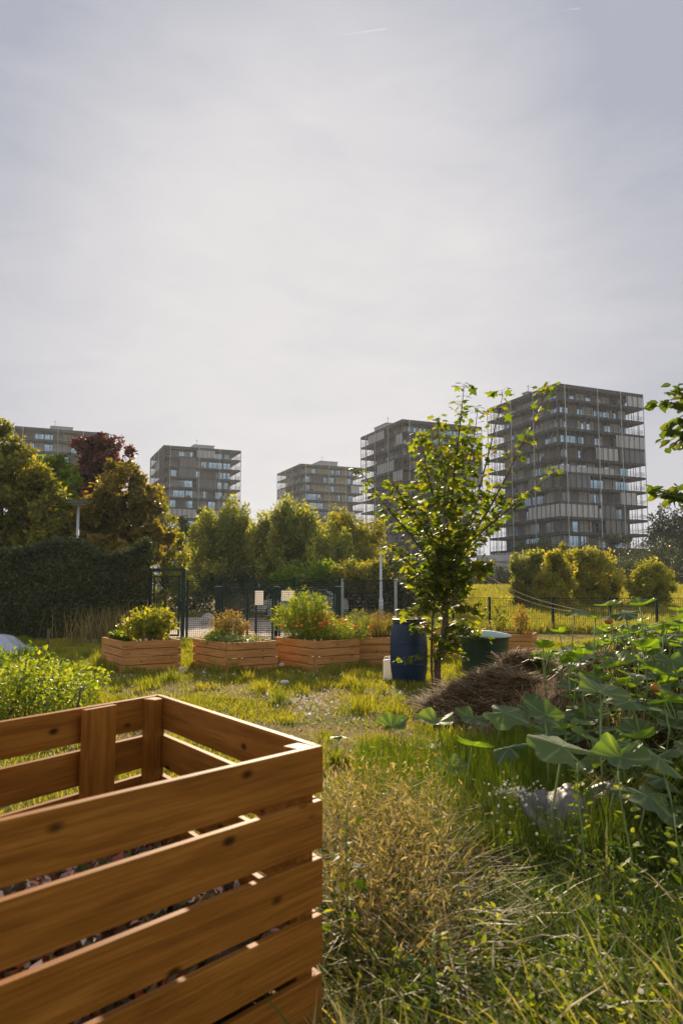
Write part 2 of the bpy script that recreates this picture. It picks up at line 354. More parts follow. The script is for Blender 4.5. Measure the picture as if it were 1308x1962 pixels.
# ------------------------------------------------------------------ world, sun, camera
SUN_D = unit(ray(597, 585)); ELEV = math.asin(SUN_D[2]); AZ = math.atan2(SUN_D[0], SUN_D[1])
def make_world():
    w = bpy.data.worlds.new('World'); SC.world = w; w.use_nodes = True; nt = w.node_tree; bg = nt.nodes['Background']
    bg.inputs[1].default_value = .1
    sky = nt.nodes.new('ShaderNodeTexSky'); sky.sky_type = 'NISHITA'; sky.sun_disc = False
    sky.sun_elevation = ELEV; sky.sun_rotation = AZ; sky.air_density = 1.; sky.dust_density = 3.; sky.ozone_density = 1.
    tc = nt.nodes.new('ShaderNodeTexCoord'); d = tc.outputs['Generated']
    dp = nt.nodes.new('ShaderNodeVectorMath'); dp.operation = 'DOT_PRODUCT'; nt.links.new(d, dp.inputs[0]); dp.inputs[1].default_value = tuple(SUN_D)
    glow = nt.nodes.new('ShaderNodeMapRange'); glow.interpolation_type = 'SMOOTHSTEP'
    glow.inputs[1].default_value = .87; glow.inputs[2].default_value = 1.0; nt.links.new(dp.outputs['Value'], glow.inputs[0])
    sx = nt.nodes.new('ShaderNodeSeparateXYZ'); nt.links.new(d, sx.inputs[0])
    low = nt.nodes.new('ShaderNodeMapRange'); low.inputs[1].default_value = .52; low.inputs[2].default_value = .02; low.inputs[4].default_value = .62
    nt.links.new(sx.outputs[2], low.inputs[0])
    mp = nt.nodes.new('ShaderNodeMapping'); mp.inputs['Scale'].default_value = (2.2, 1.2, 5.5); mp.inputs['Rotation'].default_value = (.2, .35, 0); nt.links.new(d, mp.inputs[0])
    n1 = noise(nt, mp.outputs[0], 1.6, 6, .55, .5)
    cl = math_n(nt, 'MULTIPLY', math_n(nt, 'SUBTRACT', n1, .52), .62)
    gp_ = math_n(nt, 'POWER', glow.outputs[0], 1.75); lo_ = low.outputs[0]
    base = math_n(nt, 'SUBTRACT', math_n(nt, 'ADD', gp_, lo_), math_n(nt, 'MULTIPLY', gp_, lo_)); mp2 = nt.nodes.new('ShaderNodeMapping'); mp2.inputs['Scale'].default_value = (3, 2, 9); mp2.inputs['Rotation'].default_value = (.3, -.5, .2); nt.links.new(d, mp2.inputs[0])
    n2 = noise(nt, mp2.outputs[0], 2.6, 8, .6, .9); cl = math_n(nt, 'ADD', cl, math_n(nt, 'MULTIPLY', math_n(nt, 'SUBTRACT', n2, .5), .34)); fac = math_n(nt, 'ADD', base, cl, True)
    back = nt.nodes.new('ShaderNodeMapRange'); back.interpolation_type = 'SMOOTHSTEP'   # extra brightness added to the unseen sky, away from the sun, to fill shade
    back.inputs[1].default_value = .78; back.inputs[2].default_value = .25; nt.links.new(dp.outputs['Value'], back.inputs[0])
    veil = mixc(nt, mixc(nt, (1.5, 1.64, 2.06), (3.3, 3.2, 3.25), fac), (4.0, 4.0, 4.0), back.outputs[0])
    capped = mixc(nt, sky.outputs[0], (3.2, 3.1, 3.15), 1.0, 'DARKEN')
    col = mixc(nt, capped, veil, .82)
    for (u0, v0), (u1, v1), wd, st in (((630, 70), (739, 55), .0011, .5), ((1072, 20), (1109, 16), .0010, .35)):   # condensation trails
        a, b = unit(ray(u0, v0)), unit(ray(u1, v1)); nrm = unit(np.cross(a, b)); t = unit(np.cross(nrm, a)); ang = math.acos(float(a @ b))
        q = nt.nodes.new('ShaderNodeVectorMath'); q.operation = 'DOT_PRODUCT'; nt.links.new(d, q.inputs[0]); q.inputs[1].default_value = tuple(nrm)
        across = nt.nodes.new('ShaderNodeMapRange'); across.interpolation_type = 'SMOOTHSTEP'
        across.inputs[1].default_value = wd; across.inputs[2].default_value = wd * .2; nt.links.new(math_n(nt, 'ABSOLUTE', q.outputs['Value']), across.inputs[0])
        q2 = nt.nodes.new('ShaderNodeVectorMath'); q2.operation = 'DOT_PRODUCT'; nt.links.new(d, q2.inputs[0]); q2.inputs[1].default_value = tuple(t)
        along = nt.nodes.new('ShaderNodeMapRange'); along.inputs[1].default_value = 0; along.inputs[2].default_value = math.sin(ang); nt.links.new(q2.outputs['Value'], along.inputs[0])
        end = math_n(nt, 'LESS_THAN', q2.outputs['Value'], math.sin(ang))
        k = math_n(nt, 'MULTIPLY', math_n(nt, 'MULTIPLY', across.outputs[0], along.outputs[0]), math_n(nt, 'MULTIPLY', end, st))
        col = mixc(nt, col, (3.9, 3.8, 3.9), k)
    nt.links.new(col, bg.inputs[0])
make_world()
sl = bpy.data.lights.new('sun', 'SUN'); sl.energy = 4.8; sl.angle = R(.55); sl.color = (1, .80, .56)
so = bpy.data.objects.new('sun', sl); COL.objects.link(so); so.rotation_mode = 'QUATERNION'
so.rotation_quaternion = Vector(tuple(-SUN_D)).to_track_quat('-Z', 'Y'); so.location = (0, 30, 40)
cd = bpy.data.cameras.new('camera'); co = bpy.data.objects.new('camera', cd); COL.objects.link(co); SC.camera = co
co.location = (0, 0, CAMZ); co.rotation_euler = (math.pi / 2 + PITCH, 0, 0)
cd.sensor_fit = 'VERTICAL'; cd.sensor_height = 36; cd.sensor_width = 24; cd.lens = F / 1962 * 36; cd.clip_start = .05; cd.clip_end = 3000
cd.dof.use_dof = True; cd.dof.focus_distance = 13; cd.dof.aperture_fstop = 4.0
vs = SC.view_settings; vs.view_transform = 'Standard'; vs.look = 'None'; vs.exposure = 1.2; vs.gamma = 1
SC.render.engine = 'CYCLES'; cy = SC.cycles
cy.max_bounces = 7; cy.diffuse_bounces = 4; cy.glossy_bounces = 3; cy.transmission_bounces = 5; cy.volume_bounces = 0; cy.caustics_reflective = False; cy.caustics_refractive = False
cy.sample_clamp_indirect = 6; cy.use_denoising = True

# ------------------------------------------------------------------ terrain
def sheet(name, xs, ys, hf, mat, kind='structure', smooth=True):
    X, Y = np.meshgrid(xs, ys, indexing='ij'); V = np.stack([X, Y, hf(X, Y)], -1).reshape(-1, 3)
    a, b = len(xs), len(ys); i, j = np.meshgrid(np.arange(a - 1), np.arange(b - 1), indexing='ij'); q = (i * b + j).ravel()
    o = npmesh(name, V, np.stack([q, q + b, q + b + 1, q + 1], 1), mat, smooth=smooth); return tag(o, kind=kind)
gxs = np.concatenate([np.linspace(-400, -20, 20), np.linspace(-18, 18, 140), np.linspace(20, 400, 20)])
gys = np.concatenate([np.linspace(-60, -2, 6), np.linspace(-1, 70, 220), np.linspace(75, 560, 40)])
tag(sheet('ground', gxs, gys, ground_h, M['ground']), 'trodden garden ground of brown soil under the grass', 'ground')
tag(sheet('mound', np.linspace(.6, 7.5, 110), np.linspace(2.4, 12.5, 150), lambda x, y: mound_h(x, y) * sstep(.6, 1.3, x) - .12 * (1 - sstep(.6, 1.4, x)) - .1 * sstep(10.5, 12.5, y), M['mound']), 'dark earth mound under the pumpkin vines', 'earth mound')
o = sheet('path', np.linspace(-7.5, -1.2, 30), np.linspace(21.3, 36, 40), lambda x, y: ground_h(x, y) + .03, M['gravel']); tag(o, 'pale gravel path and yard beyond the green gate', 'path')
def hill_h(x, y):
    prof = np.exp(-((y - 106) / 11.) ** 4)
    top = 3.9 + 3.3 * sstep(28, 37, x)
    return prof * (top + .9 * (fbm(x * .25, y * .25) - .5)) * sstep(12, 20, x) - .6 + .0 * x
tag(sheet('hill', np.linspace(10, 95, 120), np.linspace(88, 124, 50), hill_h, M['hill']), 'dark overgrown embankment in front of the tower block', 'embankment')

# ------------------------------------------------------------------ grass and ground cover (uncountable: one object per kind)
BEDS = []   # footprints kept free of grass: (centre, half w, half d, theta)
def free(x, y, pad=.04):
    k = np.ones(len(x), bool)
    for (cx, cy, hw, hd, th) in BEDS:
        dx, dy = x - cx, y - cy; a = dx * math.cos(th) + dy * math.sin(th); b = -dx * math.sin(th) + dy * math.cos(th)
        k &= ~((abs(a) < hw + pad) & (abs(b) < hd + pad))
    return k
bed_spec = [  # (u, v of the front left top corner, theta, w, d)
    (236, 1229, 32, 1.06, 1.45), (435, 1231.5, 35, 1.0, 1.4), (602.5, 1228, 35, .98, 1.4), (664, 1222, 10, 1.25, 1.0), (826, 1212, -20, 2.05, 1.0)]
BH = .54
bed_geo = []
for u, v, th, w, d in bed_spec:
    p = at_z(u, v, BH); t = R(th); ux = np.array([math.cos(t), math.sin(t)]); uy = np.array([-math.sin(t), math.cos(t)])
    c = p[:2] + ux * w / 2 + uy * d / 2; bed_geo.append((c, t, w, d)); BEDS.append((c[0], c[1], w / 2, d / 2, t))
# compost bin corners
BZ = 1.0
NC, FC = at_z(619, 1427, BZ)[:2], at_z(309, 1331, BZ)[:2]
nd = np.array([-.88, -1.0]); nd /= np.linalg.norm(nd); fd = np.array([-.60, -1.0]); fd /= np.linalg.norm(fd)
NL, FL = NC + nd * 1.28, FC + fd * 1.28
def in_bin(x, y, pad=.02):
    q = [NC, FC, FL, NL]; k = np.ones(len(x), bool)
    for i in range(4):
        a, b = q[i], q[(i + 1) % 4]; e = b - a; n = np.array([-e[1], e[0]]) / np.linalg.norm(e)
        k &= ((x - a[0]) * n[0] + (y - a[1]) * n[1]) > -pad
    return k
def patch_mask(x, y):   # how grassy the lawn is (bare chip patches elsewhere)
    m = sstep(.36, .50, fbm(x * .75 + 3, y * .75, 4))
    for u, v, ru, rv in ((600, 1345, 75, 26), (360, 1320, 70, 22), (425, 1288, 45, 16), (250, 1322, 80, 14), (720, 1330, 45, 14)):
        c = at_z(u, v, 0); d = np.hypot((x - c[0]) / (ru * c[1] / F), (y - c[1]) / (rv * c[1] ** 2 / F / CAMZ)) + .7 * (fbm(x * 4, y * 4) - .5)
        m = m * (.12 + .88 * sstep(.6, 1.25, d))
    return m
def lawn():
    out = []
    x, y = wedge(260000, 4.0, 22, .52, .75)
    k = (rng.random(len(x)) < .12 + .88 * patch_mask(x, y)) & free(x, y) & ~in_bin(x, y) & (mound_h(x, y) < .05)
    x, y = x[k], y[k]; n = len(x)
    tall = fbm(x * .5 + 40, y * .5); hh = (.035 + .05 * rng.random(n) + .14 * sstep(.5, .75, tall) * rng.random(n)); 
    P = np.stack([x, y, ground_h(x, y) - .005], 1)
    r = np.clip(.25 + .55 * (fbm(x * .6 + 9, y * .6 + 2) - .3) + rng.normal(0, .18, n), 0, 1)
    out.append(blades(P, hh, .004 + .0007 * y, rng.random(n) * 6.28, .2 + .5 * rng.random(n), .2 * rng.random(n), r))
    # tufts
    tx, ty = wedge(420, 5.5, 20, .5, .8); k = free(tx, ty, .1) & ~in_bin(tx, ty, .1) & (mound_h(tx, ty) < .05); tx, ty = tx[k], ty[k]
    m = 60; x = np.repeat(tx, m) + rng.normal(0, .07, len(tx) * m); y = np.repeat(ty, m) + rng.normal(0, .07, len(tx) * m); n = len(x)
    hh = np.repeat(.12 + .2 * rng.random(len(tx)) ** 2, m) * (.5 + .6 * rng.random(n)); P = np.stack([x, y, ground_h(x, y)], 1)
    r = np.clip(np.repeat(.15 + .5 * rng.random(len(tx)), m) + rng.normal(0, .12, n), 0, 1)
    out.append(blades(P, hh, .004 + .0006 * y, rng.random(n) * 6.28, .1 + .35 * rng.random(n), .25 * rng.random(n), r))
    # fringe round the beds
    for cx, cy, hw, hd, t in BEDS:
        n = 1500; s = rng.random(n) * 2 - 1; side = rng.integers(0, 4, n); o_ = .03 + .14 * rng.random(n) ** 2
        a = np.where(side == 0, s * hw, np.where(side == 1, s * hw, np.where(side == 2, -hw - o_, hw + o_)))
        b = np.where(side == 0, -hd - o_, np.where(side == 1, hd + o_, s * hd))
        x = cx + a * math.cos(t) - b * math.sin(t); y = cy + a * math.sin(t) + b * math.cos(t)
        w_ = sstep(.35, .7, fbm(x * 2.2, y * 2.2)); k = rng.random(n) < .25 + .75 * w_
        x, y = x[k], y[k]; n = len(x); P = np.stack([x, y, ground_h(x, y)], 1)
        out.append(blades(P, .08 + .24 * rng.random(n) * w_[k], .012, rng.random(n) * 6.28, .1 + .3 * rng.random(n), .25 * rng.random(n), np.clip(.1 + .5 * rng.random(n), 0, 1)))
    V, Fc, r = cat(out)
    tag(npmesh('lawn_grass', V, Fc, L['grass'], rnd=r), 'short sunlit yellow green lawn grass between the bin and the raised beds', 'grass', kind='stuff')
lawn()
def meadow():
    n = 60000; y = 24 + 36 * rng.random(n) ** 1.2; x = 1 + rng.random(n) * (.5 * y - 1); 
    P = np.stack([x, y, ground_h(x, y)], 1); r = np.clip(.4 + .9 * (fbm(x * .3, y * .3) - .5) + rng.normal(0, .2, n), 0, 1)
    A = blades(P, .2 + .3 * rng.random(n), .02 + .0006 * y, rng.random(n) * 6.28, .1 + .3 * rng.random(n), .15, r)
    n = 26000; y = 22.3 + 16 * rng.random(n); x = -.5 * y * rng.random(n) * 1.05 + 1.5
    k = ~((x > -7.5) & (x < -1.2) & (y < 36)) ; x, y = x[k], y[k]; n = len(x)
    P = np.stack([x, y, ground_h(x, y)], 1)
    B = blades(P, .15 + .35 * rng.random(n), .025, rng.random(n) * 6.28, .1 + .3 * rng.random(n), .15, np.clip(.3 + .3 * rng.random(n), 0, 1))
    V, Fc, r = cat([A, B]); tag(npmesh('meadow_grass', V, Fc, L['meadow'], rnd=r), 'tall golden meadow grass beyond the fences', 'grass', kind='stuff')
meadow()
def undergrowth():
    out = []
    # long grass sprawling over the near right corner
    n = 60000; y = 1.7 + 3.2 * rng.random(n) ** .8; x = -.25 + rng.random(n) * (.62 * y + 1.9)
    k = ~in_bin(x, y, .02); x, y = x[k], y[k]; n = len(x)
    zone = fbm(x * 1.7, y * 1.7); P = np.stack([x, y, H(x, y) - .01], 1)
    dry = sstep(.48, .62, fbm(x * 1.3 + 20, y * 1.3 + 5)) ; dry = np.maximum(dry, .75 * sstep(2.75, 2.3, y) * sstep(.2, .8, x))
    r = np.clip(.0 + .48 * rng.random(n) + .62 * dry * rng.random(n) ** .6, 0, 1)
    az = fbm(x * 1.1 + 7, y * 1.1 + 31) * 14 + rng.normal(0, .8, n)
    hh = (.12 + .32 * rng.random(n) ** 1.5) * (.5 + .9 * zone)
    out.append(blades(P, hh, .004 + .0085 * rng.random(n) ** 1.6, az, .15 + .6 * rng.random(n), .15 + .45 * rng.random(n), r, 4))
    # upright fine grass under the pumpkin leaves
    n = 24000; y = 3.8 + 2.6 * rng.random(n); x = .15 + 1.35 * rng.random(n) ** .9; P = np.stack([x, y, H(x, y) - .01], 1)
    out.append(blades(P, .14 + .26 * rng.random(n), .006, rng.random(n) * 6.28, .05 + .25 * rng.random(n), .12 * rng.random(n), np.clip(.05 + .4 * rng.random(n), 0, 1)))
    # long arching blades
    n = 700; y = 1.8 + 2.0 * rng.random(n); x = 0.0 + rng.random(n) * .55 * y; k = ~in_bin(x, y, .02); x, y = x[k], y[k]; n = len(x)
    P = np.stack([x, y, H(x, y)], 1)
    out.append(blades(P, .28 + .25 * rng.random(n), .007 + .007 * rng.random(n), rng.random(n) * 6.28, .25 + .45 * rng.random(n), .4 + .3 * rng.random(n), np.clip(rng.random(n) ** 1.3, 0, 1), 4))
    V, Fc, r = cat(out); tag(npmesh('long_grass', V, Fc, L['under'], rnd=r), 'long tangled green and straw coloured grass beside the compost bin', 'grass', kind='stuff')
undergrowth()
def stem_plants(S, E, nl, ls, T, tjit=.02, t0=.3, up=.3):
    """leaves along stems S->E"""
    n = len(S); t = t0 + (1 - t0) * rng.random((n, nl)); P = S[:, None] + (E - S)[:, None] * t[..., None]
    P = P.reshape(-1, 3) + rng.normal(0, tjit, (n * nl, 3)); D = rdir(n * nl, up); N = rdir(n * nl, 1.2)
    sz = ls * (.55 + .7 * rng.random(n * nl)) * (1.15 - .45 * t.ravel())
    return leaves(P, sz, D, N, T, np.zeros(n * nl))
def weeds():
    # dry seeding weeds against the right end of the bin
    n = 460; y = 2.9 + 1.7 * rng.random(n); x = .0 + (.09 * y + .10) * rng.random(n) ** 1.2; k = ~in_bin(x, y, .04); x, y = x[k], y[k]; n = len(x)
    S = np.stack([x, y, H(x, y)], 1); hh = (.26 + .42 * rng.random(n)) * (.3 + 1.4 * fbm(x * 2.6, y * 2.6)); E = S + np.stack([rng.normal(0, .17, n), rng.normal(0, .17, n), hh], 1)
    A = stem_plants(S, E, 15, .05, T_NAR, .02, .25, .2); A = (A[0], A[1], np.repeat(np.clip(np.repeat(rng.random(n), 15) * .6 + .4 * rng.random(n * 15), 0, 1), 4))
    m = 6500; y = 2.7 + 1.9 * rng.random(m); x = 0 + (.11 * y + .10) * rng.random(m) ** 1.1; k = ~in_bin(x, y, .03) & (rng.random(m) < .2 + .8 * sstep(.35, .55, fbm(x * 3.2, y * 3.2))); x, y = x[k], y[k]; m = len(x)
    Cc = blades(np.stack([x, y, H(x, y)], 1), .16 + .42 * rng.random(m) ** 1.5, .003 + .004 * rng.random(m), rng.random(m) * 6.28, .15 + .45 * rng.random(m), .25 + .6 * rng.random(m), rng.random(m), 4)
    V, Fc, r = cat([A, Cc]); tag(npmesh('dry_weeds', V, Fc, L['dry'], rnd=r), 'dry brown seeding weeds against the right end of the compost bin', 'weeds', kind='stuff')
    # loose straw and weeds on the mound
    m = 34000; x = 1.0 + 5.5 * rng.random(m); y = 3.2 + 7.5 * rng.random(m); mh = mound_h(x, y); k = (mh > .05) & (rng.random(m) < .25 + sstep(.45, .6, fbm(x * 1.4, y * 1.4 + 8))); x, y = x[k], y[k]; m = len(x)
    V, Fc, r = blades(np.stack([x, y, H(x, y)], 1), .05 + .13 * rng.random(m), .006, rng.random(m) * 6.28, .3 + .69 * rng.random(m), .2 * rng.random(m), np.clip(rng.random(m) ** 1.7, 0, 1))
    tag(npmesh('mound_straw', V, Fc, L['straw'], rnd=r), 'loose brown straw scattered over the dark pumpkin mound', 'straw', kind='stuff')
    m = 16000; x = 1.3 + 5.4 * rng.random(m); y = 4.0 + 7.5 * rng.random(m); mh = mound_h(x, y); k = (mh > .1) & (fbm(x * 1.1 + 50, y * 1.1) > .5); x, y = x[k], y[k]; m = len(x)
    V, Fc, r = blades(np.stack([x, y, H(x, y)], 1), .03 + .09 * rng.random(m), .007, rng.random(m) * 6.28, .1 + .4 * rng.random(m), .2 * rng.random(m), np.clip(.2 + .5 * rng.random(m), 0, 1))
    tag(npmesh('mound_grass', V, Fc, L['grass'], rnd=r), 'yellow green grass tufts growing on the pumpkin mound', 'grass', kind='stuff')
    # green broad-leaved weeds mixed in
    n = 2200; y = 2.1 + 2.7 * rng.random(n); x = .04 * y + (.72 * y) * rng.random(n); k = ~in_bin(x, y, .04) & (rng.random(n) < .35 + .65 * sstep(.4, .6, fbm(x * 2, y * 2))); x, y = x[k], y[k]; n = len(x)
    S = np.stack([x, y, H(x, y)], 1); E = S + np.stack([rng.normal(0, .08, n), rng.normal(0, .08, n), .12 + .2 * rng.random(n)], 1)
    A = stem_plants(S, E, 16, .034, T_OV, .022, .15, .1); k7 = len(T_OV[0]); A = (A[0], A[1], np.repeat(rng.random(len(A[2]) // k7), k7))
    B = blades(S, E[:, 2] - S[:, 2], .004, rng.random(n) * 6.28, .1, .02, .3 + 0 * x)
    V, Fc, r = cat([A, B]); tag(npmesh('weed_foliage', V, Fc, L['weed'], rnd=r), 'small broad leaved green weeds growing through the long grass', 'weeds', kind='stuff')
    # white flower and seed heads
    P = []
    for (u, v, du, dv, zz, c) in ((985, 1512, 45, 22, .36, 70), (1010, 1560, 60, 30, .25, 40), (1090, 1880, 110, 45, .17, 70), (960, 1830, 90, 50, .18, 30), (1180, 1740, 60, 30, .2, 14)):
        for _ in range(c):
            P.append(at_z(u + random.gauss(0, du * .6), v + random.gauss(0, dv * .6), zz + random.gauss(0, .03)))
    P = np.array(P); n = len(P)
    A = leaves(P, .009 + .012 * rng.random(n), rdir(n), rdir(n), T_DISC, rng.random(n))
    V, Fc, r = A; tag(npmesh('white_wildflowers', V, Fc, L['whitefl'], rnd=r), 'tiny white wildflower and seed heads in the long grass', 'wildflowers', kind='stuff')
weeds()
def reeds():
    n = 420; x = gx(218, 19.5) + rng.normal(0, .62, n); y = 19.4 + .8 * rng.random(n); P = np.stack([x, y, ground_h(x, y)], 1)
    V, Fc, r = blades(P, .5 + .7 * rng.random(n), .018, rng.random(n) * 6.28, .1 + .3 * rng.random(n), .15 * rng.random(n), .2 + .6 * rng.random(n), 4)
    tag(npmesh('tall_dry_grass', V, Fc, L['dry'], rnd=r), 'tall dry grass stalks standing in front of the ivy hedge', 'grass', kind='stuff')
reeds()
def chips():
    n = 16000; x, y = wedge(n, 6.5, 18, .42, .8); k = (rng.random(len(x)) > .25 + .75 * patch_mask(x, y)) & free(x, y) & ~in_bin(x, y) & (mound_h(x, y) < .03); x, y = x[k], y[k]; n = len(x)
    P = np.stack([x, y, ground_h(x, y) + .012], 1); A = leaves(P, .015 + .045 * rng.random(n) ** 2, rdir(n), rdir(n, 1.5), T_QUAD, rng.random(n) * .8)
    m = 420; c = [(600, 1350, 55, 18), (560, 1340, 40, 12), (700, 1300, 60, 8), (420, 1285, 60, 14), (760, 1330, 30, 14)]
    pts = []
    for i in range(m):
        u, v, du, dv = c[i % 5]; pts.append(at_z(random.gauss(u, du * .6), random.gauss(v, dv * .6), .02))
    P = np.array(pts); B = leaves(P, .03 + .05 * rng.random(m) ** 2, rdir(m), rdir(m, 1.2), T_QUAD, .5 + .5 * rng.random(m))
    V, Fc, r = cat([A, B]); tag(npmesh('wood_chips', V, Fc, M['chip'], rnd=r), 'pale wood chips strewn over bare patches of the lawn', 'wood chips', kind='stuff')
chips()

# ------------------------------------------------------------------ compost bin
def compost_bin():
    c = (NC + FC + NL + FL) / 4
    root = empty('compost_bin', (c[0], c[1], 0), 'large slatted wooden compost bin in the near corner of the garden', 'compost bin')
    T, Hb, pitch = .026, .142, .1716
    def side(a, b, inward, ext0=0, ext1=0):
        a, b = np.array(a), np.array(b); d = (b - a) / np.linalg.norm(b - a)
        off = inward * T / 2
        for k in range(6):
            z = BZ - Hb / 2 - k * pitch; j = random.gauss(0, .0025); hb = Hb + random.gauss(0, .0015)
            e0, e1 = ext0 + random.gauss(0, .003), ext1
            p = a - d * e0 + off; q = b + d * e1 + off
            board('side_board', M['bin'], root, (p[0], p[1], z + j), (q[0], q[1], z + j + random.gauss(0, .002)), T, hb, .003)
    perp = lambda a, b: np.array([-(b - a)[1], (b - a)[0]]) / np.linalg.norm(b - a)
    side(NL, NC, perp(NL, NC), 0, 0)                       # near side, boards lap over the ends of the right side
    dr = (FC - NC) / np.linalg.norm(FC - NC)
    side(NC + dr * (T + .001), FC, perp(NC, FC), 0, 0)     # right side
    side(FC + dr * (T + .001) - fd * .0, FL + dr * (T + .001), perp(FC, FL), 0, 0)    # far side
    side(FL, NL + nd * 0 + (FL - NL) / np.linalg.norm(FL - NL) * (T + .001), perp(FL, NL), 0, 0)
    cen = c
    for p, nm in ((NC, 0), (FC, 1), (FL, 2), (NL, 3)):
        w = .07
        e = {0: (-dr * -1, nd), 1: (-dr, fd), 2: ((NL - FL) / np.linalg.norm(NL - FL), -fd), 3: ((FL - NL) / np.linalg.norm(FL - NL), -nd)}[nm]
        q = p + e[0] * ((.0 if nm == 1 else T) + w / 2 + .004) + e[1] * (T + w / 2 + .004)
        ang = math.atan2(e[1][1], e[1][0])
        board('corner_post', M['bin'], root, (q[0], q[1], .0), (q[0], q[1], BZ - .004), w, w, .004, ang)
    inn = perp(FC, FL)
    for t in (.31, .74):                                   # wide upright battens inside the far side
        q = FC + (FL - FC) * t + inn * (T * .0 + .014 + .001) + inn * T; ang = math.atan2(fd[1], fd[0])
        board('batten', M['bin'], root, (q[0], q[1], 0), (q[0], q[1], BZ + .001), .026, .165, .003, ang)
    inn = perp(NL, NC)
    q = NC + (NL - NC) * .62 + inn * (T + .015); ang = math.atan2(nd[1], nd[0])
    # contents
    xs = np.linspace(-.66, .66, 40)
    n = 40
    a = np.linspace(.03, .97, n); g = np.array([[((NC * (1 - s) + NL * s) * (1 - t) + (FC * (1 - s) + FL * s) * t) for t in a] for s in a])
    z = .40 + .14 * fbm(g[..., 0] * 4, g[..., 1] * 4) - .10 * np.hypot(g[..., 0] - c[0], g[..., 1] - c[1])
    V = np.concatenate([g, z[..., None]], -1).reshape(-1, 3); i, j = np.meshgrid(np.arange(n - 1), np.arange(n - 1), indexing='ij'); q = (i * n + j).ravel()
    V1 = (V, np.stack([q, q + n, q + n + 1], 1), np.full(len(V), .1)); V2 = (V, np.stack([q, q + n + 1, q + 1], 1), np.full(len(V), .15))
    m = 2600; s, t = rng.random(m) * .92 + .04, rng.random(m) * .92 + .04
    g = (NC[None] * (1 - s)[:, None] + NL[None] * s[:, None]) * (1 - t)[:, None] + (FC[None] * (1 - s)[:, None] + FL[None] * s[:, None]) * t[:, None]
    z = .41 + .14 * fbm(g[:, 0] * 4, g[:, 1] * 4) - .10 * np.hypot(g[:, 0] - c[0], g[:, 1] - c[1]) + .03 * rng.random(m)
    A = leaves(np.concatenate([g, z[:, None]], 1), .03 + .05 * rng.random(m), rdir(m), rdir(m, .8), T_OV, rng.random(m) ** 1.4)
    V, Fc, r = cat([V1, V2, A]); tag(npmesh('compost', V, Fc, L['scrap'], rnd=r), 'kitchen scraps and dead leaves heaped inside the wooden bin', 'compost', kind='stuff')
compost_bin()

# ------------------------------------------------------------------ raised beds
bed_labels = ['wooden raised bed with a bushy tomato plant, nearest the green walk gate', 'wooden raised bed with pale trailing leaves and amber seed heads',
              'wooden raised bed overflowing with orange marigolds', 'wooden raised bed directly behind the blue barrel', 'long wooden raised bed behind the green water butt']
def raised_bed(geo, label):
    c, t, w, d = geo; z0 = float(ground_h(c[0], c[1])) - .02
    root = empty('raised_bed', (c[0], c[1], z0), label, 'raised bed', 'timber raised beds on the lawn')
    ux = np.array([math.cos(t), math.sin(t)]); uy = np.array([-math.sin(t), math.cos(t)])
    ph = (BH - z0) / 4
    for k, (dirx, half, off, ln) in enumerate(((ux, w / 2, -uy * d / 2, w), (uy, d / 2, ux * (w / 2 - .016), d - .07), (-ux, w / 2, uy * d / 2, w), (-uy, d / 2, -ux * (w / 2 - .016), d - .07))):
        m = MB()
        for q in range(4):
            j = random.gauss(0, .003); m.box(-ln / 2 + random.gauss(0, .003), ln / 2 + random.gauss(0, .003), -.016 + j, .016 + j, z0 + q * ph + .006, z0 + (q + 1) * ph - .006)
        me = bpy.data.meshes.new('plank_side'); me.from_pydata(m.v, [], m.f); me.update()
        o = link('plank_side', me, M['bed'], root, (c[0] + off[0], c[1] + off[1], 0), math.atan2(dirx[1], dirx[0]))
        b = o.modifiers.new('bevel', 'BEVEL'); b.width = .004; b.segments = 2
    for sx in (-1, 1):
        for sy in (-1, 1):
            q = c + ux * sx * (w / 2 - .065) + uy * sy * (d / 2 - .05)
            board('corner_post', M['bed'], root, (q[0], q[1], z0), (q[0], q[1], BH - .02), .06, .06, .003, t)
    n = 16; A, B = np.meshgrid(np.linspace(-w / 2 + .03, w / 2 - .03, n), np.linspace(-d / 2 + .02, d / 2 - .02, n), indexing='ij')
    P = c + A[..., None] * ux + B[..., None] * uy; z = BH - .06 + .03 * (fbm(P[..., 0] * 6, P[..., 1] * 6) - .5)
    i, j = np.meshgrid(np.arange(n - 1), np.arange(n - 1), indexing='ij'); q = (i * n + j).ravel()
    npmesh('soil', np.concatenate([P, z[..., None]], -1).reshape(-1, 3), np.stack([q, q + n, q + n + 1, q + 1], 1), M['soil'], root, smooth=True)
for g, lb in zip(bed_geo, bed_labels): raised_bed(g, lb)
def bedpt(i, a, b, z=BH - .06):
    c, t, w, d = bed_geo[i]; return np.array([c[0] + a * w / 2 * math.cos(t) - b * d / 2 * math.sin(t), c[1] + a * w / 2 * math.sin(t) + b * d / 2 * math.cos(t), z])

